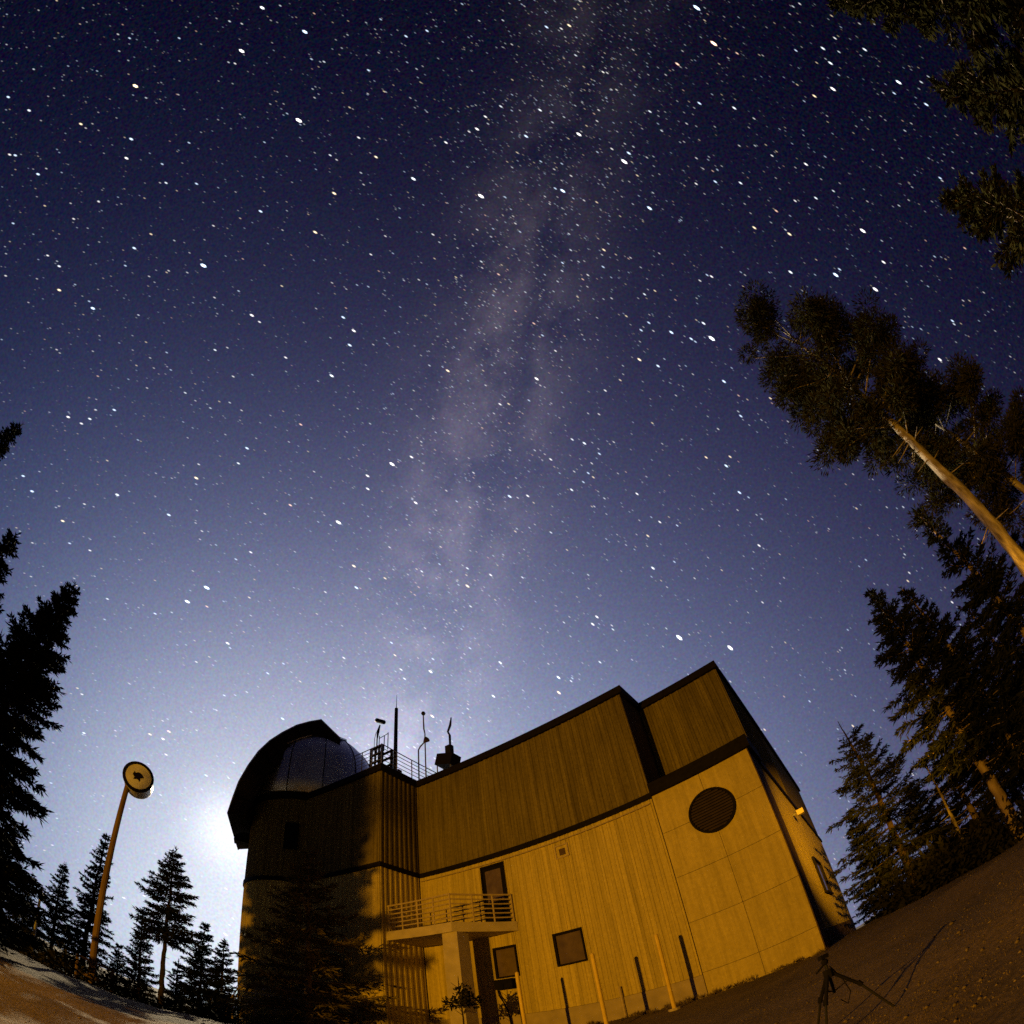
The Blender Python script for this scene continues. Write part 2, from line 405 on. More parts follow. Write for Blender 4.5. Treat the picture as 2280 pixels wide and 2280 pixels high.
# rear block above and beyond the side block
rear = MB().ubox(9.70, 12.94, -1.664, -22.0, -1, 12.0).build('rear_wall', MAT['gap'], ob)
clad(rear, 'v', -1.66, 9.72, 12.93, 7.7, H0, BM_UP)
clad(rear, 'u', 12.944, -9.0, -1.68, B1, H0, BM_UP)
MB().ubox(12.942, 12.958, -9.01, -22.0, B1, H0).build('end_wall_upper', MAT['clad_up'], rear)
zs2 = [1.12, 2.9, 4.6, 6.2, B0]; vs2 = [-1.68, -5.4, -9.2, -13.0, -17.4, -22.0]
for j in range(4):
    for i in range(5):
        MB().ubox(12.942, 12.972, vs2[i]-.006, vs2[i+1]+.006, zs2[j]+.005, zs2[j+1]-.005).build('end_wall_panel', MAT['stucco'], rear)
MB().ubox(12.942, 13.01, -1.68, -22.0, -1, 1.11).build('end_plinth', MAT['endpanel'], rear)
MB().ubox(12.942, 13.05, -1.68, -22.05, B0, B1-.01).build('belt_course', MAT['trim'], rear)
MB().ubox(9.85, 13.07, -1.52, -22.05, H0, H1).build('roof_trim', MAT['trim'], rear)
# main roof trim and belt course
MB().ubox(.12, 9.84, .13, -20.1, H0, H1+.002).build('roof_trim', MAT['trim'], ob)
MB().ubox(.0, 9.715, .075, -.002, B0, B1).build('belt_course', MAT['trim'], ob)
MB().tube([(.1, -.07, 7.28), (9.6, -.07, 7.28)], .022, 6).build('conduit', MAT['rail'], ob)
# --- tower, its flat front at v = 2.07
TD = 2.07
tower = MB().ubox(-6.6, -.004, TD-.004, -4.0, -4, 12.0).build('tower_wall', MAT['gap'], ob)
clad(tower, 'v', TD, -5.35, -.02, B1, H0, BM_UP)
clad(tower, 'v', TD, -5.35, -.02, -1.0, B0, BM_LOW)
clad(tower, 'u', 0, .06, TD-.0, B1, H0, BM_UP)
clad(tower, 'u', 0, .06, TD-.0, .4, B0, BM_LOW)
MB().prism([(-6.2, -(TD+.12)), (.125, -(TD+.12)), (.125, 4.0), (-6.2, 4.0)], H0+.004, H1+.006).build('roof_trim', MAT['trim'], tower)
MB().ubox(-5.4, .075, TD+.075, TD-.2, B0+.003, B1+.003).build('belt_course', MAT['trim'], tower)
MB().ubox(-.01, .077, TD-.2, 0.08, B0+.003, B1+.003).build('belt_course', MAT['trim'], tower)
# --- round drum under the dome
DU, DV, DR = -7.4, 0.0, 3.12
def cyl(mb, r, z0, z1, n=48, cx=DU, cy_=-DV):
    pts = [(cx+r*math.cos(2*math.pi*k/n), cy_+r*math.sin(2*math.pi*k/n)) for k in range(n)]
    return mb.prism(pts, z0, z1)
drum = cyl(MB(), DR-.03, -4.5, 12.1).build('drum_wall', MAT['gap'], ob)
NB = 76
bw = 2*math.pi*DR/NB
for k in range(NB):
    th = 2*math.pi*k/NB
    cxn, cyn = math.cos(th), math.sin(th)
    if cyn > .45: continue                                   # the back, hidden in the building
    for z0, z1, ms in ((-2.0, B0, BM_LOW), (B1, 11.75, BM_UP)):
        o = link('cladding_board', ms, None, drum)
        a = th-math.pi/2
        o.location = (DU+(DR-.03)*cxn-math.cos(a)*bw/2, -DV+(DR-.03)*cyn-math.sin(a)*bw/2, z0)
        o.rotation_euler = (0, 0, a); o.scale = (bw/WB, 1, z1-z0)
cyl(MB(), DR+.06, B0+.006, B1+.006).build('belt_course', MAT['trim'], drum)
cyl(MB(), DR+.10, 11.75, 12.12).build('roof_trim', MAT['trim'], drum)
def drum_fix(th_deg, r):
    th = R(th_deg)   # angle measured from +u towards +v
    return (DU+r*math.cos(th), -DV-r*math.sin(th)), -th
(px_, py_), a_ = drum_fix(52, DR)
wn = empty('window', (px_, py_, 9.75), a_, ob)
MB().box(-.02, .10, -.32, .32, -.68, .68).build('frame', MAT['trim'], wn)
MB().box(.095, .104, -.26, .26, -.6, .6).build('pane', MAT['black'], wn)
(px_, py_), a_ = drum_fix(122, DR)
vh = empty('vent_hood', (px_, py_, 10.05), a_, ob)
MB().prism([(0, -.32), (.75, -.30), (.75, .30), (0, .32)], -.28, -.22).build('hood_base', MAT['trim'], vh)
hp = MB(); prof = [(0, -.22), (.76, -.22), (.74, -.05), (.62, .12), (.42, .24), (.15, .30), (0, .30)]
hp.add([(x, -.31, z) for x, z in prof]+[(x, .31, z) for x, z in prof],
       [tuple(range(7)), tuple(range(7, 14))[::-1]]+[(i, i+7, (i+1) % 7+7, (i+1) % 7) for i in range(7)])
hp.build('hood_shell', MAT['trim'], vh)
# --- dome
dome = empty('dome', (DU, -DV, 12.12), 0, ob)
DRR, SK = 3.28, 1.78
prof = [(DRR-.05, 0), (DRR, .02), (DRR, SK*.5), (DRR, SK)]+[(DRR*math.cos(R(a)), SK+DRR*math.sin(R(a))) for a in range(9, 82, 9)]
NG = 12
def gore(k):
    th0, th1 = 2*math.pi*(k+.012)/NG, 2*math.pi*(k+.988)/NG
    mb = MB(); n = 4; rows = len(prof)
    for (r, z) in prof:
        for j in range(n+1):
            t = th0+(th1-th0)*j/n
            mb.v.append((r*math.cos(t), r*math.sin(t), z))
    for i in range(rows-1):
        for j in range(n):
            a = i*(n+1)+j; mb.f.append((a, a+1, a+n+2, a+n+1))
    return mb
for k in range(NG): gore(k).build('dome_panel', MAT['dome'], dome, smooth=True)
inn = MB(); n = 48; pr2 = [(r-.06, z) for r, z in prof]+[(0, SK+DRR-.06)]
for (r, z) in pr2:
    for j in range(n): inn.v.append((r*math.cos(2*math.pi*j/n), r*math.sin(2*math.pi*j/n), z))
for i in range(len(pr2)-1):
    for j in range(n): inn.f.append((i*n+j, i*n+(j+1) % n, (i+1)*n+(j+1) % n, (i+1)*n+j))
inn.build('dome_shell', MAT['gap'], dome, smooth=True)
for k in range(NG):
    th = 2*math.pi*k/NG
    MB().tube([((r+.02)*math.cos(th), (r+.02)*math.sin(th), z) for r, z in prof], .022, 4).build('dome_rib', MAT['trim'], dome)
# shutter hood raised over the dome, its slit running to the left of the camera
view = Vector((DU*UU.x, 0, 0))
cdir = (uv(DU, DV)-Vector((0, 0, 0))); cdir.z = 0; cdir.normalize()
left = Vector((-cdir.y, cdir.x, 0))
la = math.atan2(left.y, left.x)-PSI
hood = empty('shutter_hood', (0, 0, SK), la, dome)
outer = [(4.02,-3.62),(3.90,-2.7),(3.76,-1.78),(3.45,-.75),(3.08,.18),(2.60,.98),(2.05,1.62),(1.38,2.26),(.72,2.66),(.13,2.93),(-.98,1.98)]
inner = [(3.15,-3.30),(2.90,-2.7),(2.70,-2.0),(2.42,-1.15),(2.12,-.5),(1.70,-.08),(1.22,.26),(.75,.50),(.22,.76),(-.25,1.0),(-.98,1.36)]
HW = 2.72
def hood_strip(o_, i_, w0, w1):
    mb = MB(); n = len(o_)
    for wv in (w0, w1):
        for x, z in o_: mb.v.append((x, wv, z))
        for x, z in i_: mb.v.append((x, wv, z))
    for k in range(n-1):
        mb.f.append((k, k+1, n+k+1, n+k)); mb.f.append((2*n+k, 3*n+k, 3*n+k+1, 2*n+k+1))
        mb.f.append((k, 2*n+k, 2*n+k+1, k+1)); mb.f.append((n+k, n+k+1, 3*n+k+1, 3*n+k))
    mb.f.append((0, n, 3*n, 2*n)); mb.f.append((n-1, 3*n-1, 4*n-1, 2*n-1))
    return mb
for wv in (-HW, HW-.08): hood_strip([(x*.985, z*.985) for x, z in outer], inner, wv, wv+.08).build('hood_cheek', MAT['hood'], hood)
sk = MB(); rows = [-HW-.06, -HW*.55, 0, HW*.55, HW+.06]; nn_ = len(outer)
for th_ in (0.0, .07):
    for wv in rows:
        for x, z in outer:
            q = Vector((x, z)); l_ = q.length; r_ = max(l_, math.sqrt(max(0, 3.42**2-wv*wv)))-th_
            if z < -.3: r_ = l_-th_
            q *= r_/l_; sk.v.append((q.x, wv, q.y))
for i_ in range(4):
    for k in range(nn_-1):
        a_ = i_*nn_+k; sk.f.append((a_, a_+1, a_+nn_+1, a_+nn_)); a_ += 5*nn_; sk.f.append((a_, a_+nn_, a_+nn_+1, a_+1))
for k in range(nn_-1):
    for r_ in (0, 4): sk.f.append((r_*nn_+k, r_*nn_+k+1, (r_+5)*nn_+k+1, (r_+5)*nn_+k))
for i_ in range(4):
    for k in (0, nn_-1): sk.f.append((i_*nn_+k, (i_+1)*nn_+k, (i_+6)*nn_+k, (i_+5)*nn_+k))
sk.build('hood_skin', MAT['dome'], hood)
hood_strip([outer[0], outer[1]], [inner[0], inner[1]], -HW+.08, HW-.08).build('hood_foot', MAT['hood'], hood)
for k in (1, 3, 4, 5, 6, 7, 8):
    a, b = outer[k], inner[k]
    for sgn in (-1, 1):
        MB().tube([(a[0]*.97, sgn*(HW+.03), a[1]*.97), (b[0], sgn*(HW+.03), b[1])], .035, 4).build('hood_stiffener', MAT['trim'], hood)
for sgn in (-1, 1):
    MB().tube([(.55*outer[k][0]+.45*inner[k][0], sgn*(HW+.06), .55*outer[k][1]+.45*inner[k][1]) for k in (6, 7, 8)], .035, 4).build('hood_rail', MAT['rail'], hood)
# --- round louvred vent
rv = empty('round_vent', (11.35, -.03, 6.15), 0, ob)
n = 40; mb = MB()
for r_, y in ((.73, -.004), (.73, -.07), (.66, -.07), (.66, -.012)):
    for k in range(n): mb.v.append((r_*math.cos(2*math.pi*k/n), y, r_*math.sin(2*math.pi*k/n)))
for i in range(3):
    for k in range(n): mb.f.append((i*n+k, i*n+(k+1) % n, (i+1)*n+(k+1) % n, (i+1)*n+k))
mb.build('vent_frame', MAT['trim'], rv)
MB().add([(.69*math.cos(2*math.pi*k/n), -.012, .69*math.sin(2*math.pi*k/n)) for k in range(n)], [tuple(range(n))]).build('vent_backing', MAT['black'], rv)
for k in range(14):
    z = -.61+k*.094; hw = math.sqrt(max(.01, .66**2-(z+.02)**2))-.01
    MB().add([(-hw,-.02,z+.07),(hw,-.02,z+.07),(hw,-.062,z),(-hw,-.062,z),(-hw,-.014,z+.062),(hw,-.014,z+.062),(hw,-.056,z-.008),(-hw,-.056,z-.008)],
             [(0,3,2,1),(4,5,6,7),(0,1,5,4),(1,2,6,5),(2,3,7,6),(3,0,4,7)]).build('slat', MAT['ventslat'], rv)
# --- windows and door of the main facade
def window(u0, u1, z0, z1, name='window', glass='glassdark', mull=False):
    wn = empty(name, ((u0+u1)/2, 0, z0), 0, ob); hw = (u1-u0)/2; h = z1-z0
    for nm, bx in (('frame', (-hw, -hw+.09, .085, -.002, 0, h)), ('frame', (hw-.05, hw, .085, -.002, 0, h)),
                   ('frame', (-hw+.09, hw-.05, .085, -.002, h-.09, h)), ('sill', (-hw+.09, hw-.05, .10, -.002, 0, .06))):
        MB().ubox(*bx).build(nm, MAT['trim'], wn)
    MB().ubox(-hw+.09, hw-.05, .02, .004, .06, h-.09).build('pane', MAT[glass], wn)
    if mull: MB().ubox(-.02, .02, .05, .021, .06, h-.09).build('mullion', MAT['trim'], wn)
    return wn
window(*WIN[0]); window(*WIN[1])
dr = empty('balcony_door', (3.485, 0, 4.80), 0, ob)
for bx in ((-.515, -.45, .06, -.002, 0, 2.42), (.45, .515, .06, -.002, 0, 2.42), (-.45, .45, .06, -.002, 2.34, 2.42)):
    MB().ubox(*bx).build('frame', MAT['trim'], dr)
lf = MB().ubox(-.45, .45, .02, .0, 0, 2.34).build('leaf', MAT['black'], dr)
MB().ubox(-.33, .33, .026, .021, .95, 2.2).build('pane', MAT['glassdark'], dr)
MB().tube([(.36, -.05, 1.0), (.36, -.05, 1.14)], .015, 6).build('handle', MAT['steel'], dr)
wv_ = empty('wall_vent', (6.3, 0, 6.63), 0, ob)
for bx in ((-.25, -.21, .05, -.002, 0, .49), (.21, .25, .05, -.002, 0, .49), (-.21, .21, .05, -.002, .45, .49), (-.21, .21, .05, -.002, 0, .04)):
    MB().ubox(*bx).build('frame', MAT['rail'], wv_)
MB().ubox(-.21, .21, .012, .0, .04, .45).build('backing', MAT['clad_low'], wv_)
MB().ubox(-.10, .12, .03, .013, .10, .34).build('grille', MAT['endpanel'], wv_)
# --- balcony
bal = empty('balcony', (0, 0, 0), 0, ob)
MB().prism([(0.03, -1.85), (2.98, -1.85), (4.22, -.06), (4.22, -.036), (0.03, -.036)], 4.42, 4.78).build('slab', MAT['concrete'], bal)
MB().ubox(2.50, 3.12, 1.78, 1.22, -.6, 4.419).build('column', MAT['concrete'], bal)
railpts = [(.06, -1.80), (2.96, -1.80), (4.16, -.08)]
for k in range(6):
    z = 4.95+k*.175
    MB().tube([(x, y, z) for x, y in railpts], .028 if k < 5 else .036, 6).build('rail', MAT['rail'], bal)
for a, b, ts in ((0, 1, (0.02, .25, .5, .75, 1.0)), (1, 2, (.35, .68, .99))):
    for t in ts:
        x = railpts[a][0]*(1-t)+railpts[b][0]*t; y = railpts[a][1]*(1-t)+railpts[b][1]*t
        MB().tube([(x, y, 4.78), (x, y, 5.86)], .03, 6).build('post', MAT['rail'], bal)
# small fittings on the end wall
el = empty('wall_floodlight', (12.975, 6.2, 6.25), 0, ob)
MB().tube([(0, 0, .1), (.28, 0, .16)], .03, 6).build('arm', MAT['steel'], el)
MB().box(.2, .48, -.14, .14, -.02, .2).build('lamp_housing', MAT['concrete'], el)
wf = empty('window', (12.975, 8.6, 2.75), 0, ob)
for bx in ((0, .1, -1.6, -1.5, 0, 1.7), (0, .1, 1.5, 1.6, 0, 1.7), (0, .1, -1.5, 1.5, 1.6, 1.7), (0, .14, -1.7, 1.7, -.06, -.001)):
    MB().box(*bx).build('frame', MAT['trim'], wf)
MB().box(0, .02, -1.5, 1.5, .001, 1.599).build('pane', MAT['glassdark'], wf)
# pipes by the plinth
MB().tube([(3.9, -.12, .4), (3.9, -.12, 1.7), (3.92, -.16, 1.9)], .03, 6).build('vent_pipe', MAT['darkmetal'], ob)
MB().tube([(7.3, -.10, .4), (7.3, -.10, 1.62)], .045, 6).build('stand_pipe', MAT['rail'], ob)
mbx = empty('wall_shadow_block', (3.5, 0, 2.28), 0, ob)  # added black block standing in for a shadow on the wall
MB().ubox(-.36, .32, .24, .035, 0, .34).build('shadow_body', MAT['black'], mbx)
MB().ubox(-.40, .36, .28, .033, .34, .38).build('shadow_cap', MAT['trim'], mbx)
MB().tube([(3.16, -.12, 2.28), (3.2, -.14, 2.05), (3.36, -.16, 1.75), (3.48, -.16, 1.4), (3.52, -.14, .4)], .03, 6).build('bent_pipe', MAT['black'], ob)
# --- roof railing along the tower edge
rr = empty('roof_railing', (0, 0, 12.056), 0, ob)
rp = [(-1.9, -(TD-.05)), (-.06, -(TD-.05)), (-.06, 3.4)]
for k in range(6):
    MB().tube([(x, y, .15+k*.19) for x, y in rp], .016 if k < 5 else .024, 5).build('rail', MAT['steel'], rr)
for a, b, nn in ((0, 1, 3), (1, 2, 6)):
    for i in range(nn+1):
        if a == 1 and i == 0: continue
        t = i/nn; x = rp[a][0]*(1-t)+rp[b][0]*t; y = rp[a][1]*(1-t)+rp[b][1]*t
        MB().tube([(x, y, 0), (x, y, 1.12)], .024, 5).build('post', MAT['steel'], rr)

# ------------------------------------------------------------------ instruments standing on the roof
def roof_thing(name, u, v, label, cat, group=None):
    return tag(empty(name, uv(u, v, 12.058), PSI), label, cat, group)
mast = roof_thing('weather_mast', -.95, .35, 'thick dark mast pole rising from the roof behind the lattice frame', 'mast')
MB().tube([(0, 0, 0), (0, 0, 4.35)], [.10, .085], 10).build('pole', MAT['darkmetal'], mast)
MB().tube([(0, 0, 4.35), (0, 0, 5.2)], [.02, .008], 5).build('whip_tip', MAT['darkmetal'], mast)
MB().box(.08, .30, -.1, .12, .3, .75).build('junction_box', MAT['darkmetal'], mast)
fr = roof_thing('instrument_frame', -1.45, .75, 'black lattice instrument frame with a tilted camera beside the mast pole', 'instrument frame')
for x, y in ((-.36, -.3), (.36, -.3), (-.36, .3), (.36, .3)):
    MB().tube([(x, y, 0), (x, y, 1.95)], .075, 6).build('leg', MAT['black'], fr)
for z in (.35, .75, 1.15, 1.55, 1.9):
    for y in (-.3, .3): MB().tube([(-.36, y, z), (.36, y, z)], .065, 5).build('cross_bar', MAT['black'], fr)
for x in (-.08, .16): MB().tube([(x, -.3, .2), (x, -.3, 1.9)], .055, 5).build('upright', MAT['darkmetal'], fr)
MB().box(-.3, .3, -.22, .22, .05, .55).build('lower_box', MAT['darkmetal'], fr)
for x, z in ((-.3, 2.9), (.05, 2.75), (.3, 2.85)): MB().tube([(x, .1, 1.9), (x, .1, z)], .022, 5).build('rod', MAT['darkmetal'], fr)
MB().tube([(-.3, .1, 2.75), (.3, .1, 2.8)], .018, 5).build('rod_brace', MAT['darkmetal'], fr)
MB().tube([(-.34, 0, 1.9), (-.34, 0, 2.7), (-.3, 0, 3.1), (-.18, 0, 3.45)], [.03, .03, .07, .03], 6).build('camera_arm', MAT['darkmetal'], fr)
MB().tube([(-.36, 0, 3.78), (.14, -.05, 3.44)], .11, 8).build('camera_body', MAT['black'], fr)
MB().tube([(-.43, 0, 3.83), (-.36, 0, 3.78)], .115, 8).build('camera_cap', MAT['yellow'], fr)
MB().tube([(-.36, .05, 1.9), (-.58, .05, 2.3), (-.58, .05, 2.8), (-.46, .03, 3.15)], .014, 5).build('cable', MAT['darkmetal'], fr)
an = roof_thing('anemometer', .25, -.35, 'thin weather pole with a round knob on top and a small horn', 'anemometer')
MB().tube([(0, 0, 0), (0, 0, 2.7), (-.06, 0, 3.0), (-.08, 0, 3.85)], [.035, .03, .04, .03], 6).build('pole', MAT['steel'], an)
MB().ball((-.08, 0, 3.92), .11).build('sensor_ball', MAT['darkmetal'], an)
MB().tube([(-.42, 0, .1), (-.42, 0, 1.95), (-.3, 0, 2.1), (-.02, 0, 2.25)], .035, 6).build('side_pipe', MAT['steel'], an)
MB().tube([(-.05, 0, 2.25), (.16, -.05, 2.30)], [.06, .16], 8).build('horn', MAT['endpanel'], an)
bxr = roof_thing('equipment_box', 1.15, -.75, 'dark tilted equipment box with a crooked sensor pole on the roof', 'equipment box')
hb_ = MB(); rot = Matrix.Rotation(R(18), 3, 'Y')
def rbox(x0, x1, y0, y1, z0, z1, off):
    m_ = MB().box(x0, x1, y0, y1, z0, z1); m_.v = [tuple(rot @ Vector(q)+Vector(off)) for q in m_.v]; return m_
rbox(-.5, .42, -.3, .3, 0, .55, (0, 0, .72)).build('housing', MAT['trim'], bxr)
for x, y in ((-.4, -.2), (.35, -.2), (-.4, .2), (.35, .2)): MB().tube([(x, y, 0), (x, y, .8)], .03, 5).build('leg', MAT['steel'], bxr)
MB().box(.02, .32, -.12, .12, 1.15, 1.75).build('head_box', MAT['darkmetal'], bxr)
MB().tube([(.22, 0, 1.3), (.24, 0, 2.3), (.14, 0, 2.55), (.3, 0, 2.85), (.38, 0, 3.25)], [.05, .06, .05, .06, .03], 6).build('sensor_pole', MAT['darkmetal'], bxr)

# ------------------------------------------------------------------ yellow marker posts in front of the facade
for (u, v, zt, lb) in ((5.52, 2.35, 2.58, 'yellow marker post standing nearest the balcony column'),
                       (7.80, 2.3, 2.68, 'yellow marker post in the middle, right of the square window'),
                       (9.22, 1.4, 2.83, 'yellow marker post in front of the smooth panelled wall joint')):
    g = float(ground_z(*uv(u, v)[:2]))
    po = empty('marker_post', uv(u, v, g-.1)); tag(po, lb, 'post', 'yellow marker posts by the wall')
    MB().tube([(0, 0, 0), (0, 0, zt-g+.06), (0, 0, zt-g+.1)], [.055, .055, .03], 10).build('pipe', MAT['yellow'], po)
    MB().tube([(0, 0, .02), (0, 0, .16)], .16, 10).build('footing', MAT['concrete'], po)
# ------------------------------------------------------------------ conifers
def tube_np(pts, rad, sides):
    pts = np.asarray(pts, float); n = len(pts)
    t = np.gradient(pts, axis=0); t = unit(t)
    ref = np.array([1., 0, 0]) if abs(t[0][0]) < .8 else np.array([0, 1., 0])
    a = unit(np.cross(t, ref)); b = np.cross(t, a)
    an = 2*np.pi*np.arange(sides)/sides
    v = pts[:, None]+(a[:, None]*np.cos(an)[None, :, None]+b[:, None]*np.sin(an)[None, :, None])*np.asarray(rad)[:, None, None]
    i, k = np.meshgrid(np.arange(n-1), np.arange(sides), indexing='ij'); k2 = (k+1) % sides
    f = np.stack([i*sides+k, i*sides+k2, (i+1)*sides+k2, (i+1)*sides+k], -1).reshape(-1, 4)
    return v.reshape(-1, 3), f
class Acc:
    def __init__(s): s.v = []; s.f = []; s.n = 0
    def add(s, v, f): s.v.append(v); s.f.append(f+s.n); s.n += len(v)
    def mesh(s, name, smooth=False):
        m = fast_mesh(name, np.concatenate(s.v), np.concatenate(s.f))
        if smooth: m.polygons.foreach_set('use_smooth', [True]*len(m.polygons))
        return m
def conifer_meshes(seed, h, cb, rad, style='spruce', r0=.16, gap=.30, per=5, dens=1.0, ls=.19, lean=(0, 0), bare_top=0.0, dead=.0, blunt=False):
    """trunk, limbs and crown meshes of a conifer of height h, crown from cb up, crown radius rad"""
    rng = np.random.default_rng(seed)
    tk = Acc(); P_, D_, L_, W_ = [], [], [], []
    nz_ = 44; zz = np.linspace(0, h, nz_); wob = np.cumsum(rng.normal(0, .014, (nz_, 2)), 0)*min(1, h/10)
    cx = lean[0]*(zz/h)**1.3+wob[:, 0]; cy_ = lean[1]*(zz/h)**1.3+wob[:, 1]
    tr = r0*(1-zz/h)**.85+.012
    tr[0] *= 1.25
    tv, tf = tube_np(np.stack([cx, cy_, zz], -1), tr, 12)
    ctr = np.repeat(np.stack([cx, cy_, zz], -1), 12, 0); tv = ctr+(tv-ctr)*(1+rng.normal(0, .09, (len(tv), 1)))
    tk.add(tv, tf)
    def axis(z): return np.array([np.interp(z, zz, cx), np.interp(z, zz, cy_), z])
    if cb > .25*h:                                                   # dead stubs on the bare stem
        for k in range(16):
            zs_ = rng.uniform(.25*h, cb); a = rng.uniform(0, 6.28); l = rng.uniform(.18, .7)
            d_ = np.array([math.cos(a), math.sin(a), rng.uniform(-.5, .2)])
            tk.add(*tube_np(np.stack([axis(zs_)+d_*l*q for q in (0, .5, 1)]), [.022, .015, .006], 4))
    z = cb; ga = rng.uniform(0, 6.28)
    while z < h*.985:
        t = (z-cb)/(h-cb)
        if style == 'spruce': pr = (1-t)**.82*(1-.25*math.exp(-t*9))
        elif blunt: pr = math.sin(math.pi*(.27+.47*t))**.7
        elif style == 'pine': pr = max(.12, math.sin(math.pi*min(1, .22+.70*t)))**.7
        else: pr = (1-t)**.6
        for k in range(max(2, int(per+rng.integers(-1, 2)))):
            ga += 2.39996+rng.normal(0, .25)
            Lb = rad*pr*rng.uniform(.62, 1.15)
            if style == 'pine' and rng.random() < .25: Lb *= .5
            Lb = max(Lb, .12)
            zb = z+rng.uniform(-.5, .5)*gap
            d0 = np.array([math.cos(ga), math.sin(ga), 0.0])
            if style == 'pine': sl0, sl1 = rng.uniform(.05, .45), rng.uniform(.1, .5)
            else:
                sl0 = .45*t-.10+rng.normal(0, .07); sl1 = sl0-.38*(1-t)+rng.normal(0, .1)
            n = 5; s = np.linspace(0, 1, n)
            zprof = sl0*s+.5*(sl1-sl0)*s**2+(.10*s**3 if style != 'pine' else 0)
            bp = axis(zb)+d0[None]*(s*Lb)[:, None]+np.stack([0*s, 0*s, zprof*Lb], -1)
            bp += rng.normal(0, .02, bp.shape)*(s*Lb)[:, None]
            br = max(.008, .022*Lb**.6)*np.linspace(1, .25, n)
            tk.add(*tube_np(bp, br, 4))
            if rng.random() < dead or (bare_top and t > 1-bare_top): continue
            if style == 'pine':
                npf = max(2, int(3.2*Lb*dens))
                ss = np.clip(rng.uniform(.48, 1.05, npf), 0, 1.05); ss[0] = 1
                for q in ss:
                    c = np.array([np.interp(q, s, bp[:, j]) for j in range(3)])+rng.normal(0, .16, 3)*np.array([1, 1, .55])
                    pr_ = rng.uniform(.22, .42); m = int(170*dens)
                    dv = unit(rng.normal(0, 1, (m, 3))+np.array([0, 0, .25])); rr_ = pr_*rng.uniform(.15, 1, m)[:, None]**.6
                    P_.append(c+dv*rr_*np.array([1.15, 1.15, .75])); D_.append(unit(dv+rng.normal(0, .35, (m, 3))))
                    L_.append(rng.uniform(.6, 1.2, m)*ls*.85); W_.append(rng.uniform(.011, .022, m))
            else:
                ntw = max(3, int(9*Lb*dens)+2)
                q = np.linspace(.12, 1, ntw)+rng.normal(0, .02, ntw); q = np.clip(q, .05, 1)
                c = np.stack([np.interp(q, s, bp[:, j]) for j in range(3)], -1)
                bd = unit(bp[-1]-bp[0]); sd = unit(np.cross(bd, [0, 0, 1.0]))
                for side in (-1, 1):
                    td = unit(bd[None]*rng.uniform(.55, .95, ntw)[:, None]+side*sd[None]*rng.uniform(.5, 1, ntw)[:, None]+np.array([0, 0, -.22])+rng.normal(0, .12, (ntw, 3)))
                    tl = np.clip(.42*Lb*(1.05-q*.75), .10, .75)*rng.uniform(.6, 1.15, ntw)
                    m = 5
                    for j in range(m):
                        fr_ = (j+.3)/m
                        P_.append(c+td*(tl*fr_)[:, None]); D_.append(unit(td+rng.normal(0, .38, (ntw, 3))))
                        L_.append(np.minimum(ls*1.25, tl*.8+.07)*rng.uniform(.7, 1.25, ntw)); W_.append(rng.uniform(.018, .038, ntw))
                m = ntw*2
                q2 = rng.uniform(.1, 1, m); c2 = np.stack([np.interp(q2, s, bp[:, j]) for j in range(3)], -1)
                P_.append(c2); D_.append(unit(bd[None]+rng.normal(0, .5, (m, 3)))); L_.append(rng.uniform(.6, 1.2, m)*ls); W_.append(rng.uniform(.018, .036, m))
        z += gap*rng.uniform(.75, 1.25)
    # leader tuft
    if not bare_top:
        m = 26; c = axis(h)
        P_.append(c-np.array([0, 0, 1])*rng.uniform(0, .5, m)[:, None]); D_.append(unit(rng.normal(0, .5, (m, 3))+np.array([0, 0, .9])))
        L_.append(rng.uniform(.6, 1.2, m)*ls); W_.append(rng.uniform(.014, .028, m))
    P = np.concatenate(P_); D = np.concatenate(D_); L = np.concatenate(L_); Wd = np.concatenate(W_)
    S = unit(np.cross(D, rng.normal(0, 1, D.shape)))
    cr = Acc(); cr.add(*kites(P, D, S, L, Wd))
    return tk.mesh('trunk', False), cr.mesh('crown')
def polar(az, d): return d*math.sin(R(az)), d*math.cos(R(az))
def plant_tree(name, meshes, az, d, label, group, bark='bark', needles='needle', rz=0.0, sc=1.0, base=None, sz=None):
    x, y = polar(az, d); z = float(ground_z(x, y))-.08 if base is None else base
    t = empty(name, (x, y, z), rz); tag(t, label, 'tree', group)
    t.scale = (sc, sc, sz or sc)
    for nm, m, mt_ in (('trunk', meshes[0], MAT[bark]), ('crown', meshes[1], MAT[needles])):
        if not m.materials: m.materials.append(mt_)
        link(nm, m, None, t)
    return t
def tree_to(name, az, d, el, cbf, rad, seed, label, group, **k):
    """a conifer standing at azimuth az, distance d, whose tip shows at elevation el; crown starts at the fraction cbf of its height"""
    x, y = polar(az, d); gz = float(ground_z(x, y))-.08
    kw = dict(bark='bark', needles='needle')
    for q in ('bark', 'needles'):
        if q in k: kw[q] = k.pop(q)
    h = EYE+d*math.tan(R(el))-gz
    ms = conifer_meshes(seed, h, cbf*h, rad, **k)
    return plant_tree(name, ms, az, d, label, group, base=gz, **kw)
GL, GR = 'conifers beyond the slope on the left', 'pines and firs at the right edge'
ND = 'needle_dark'
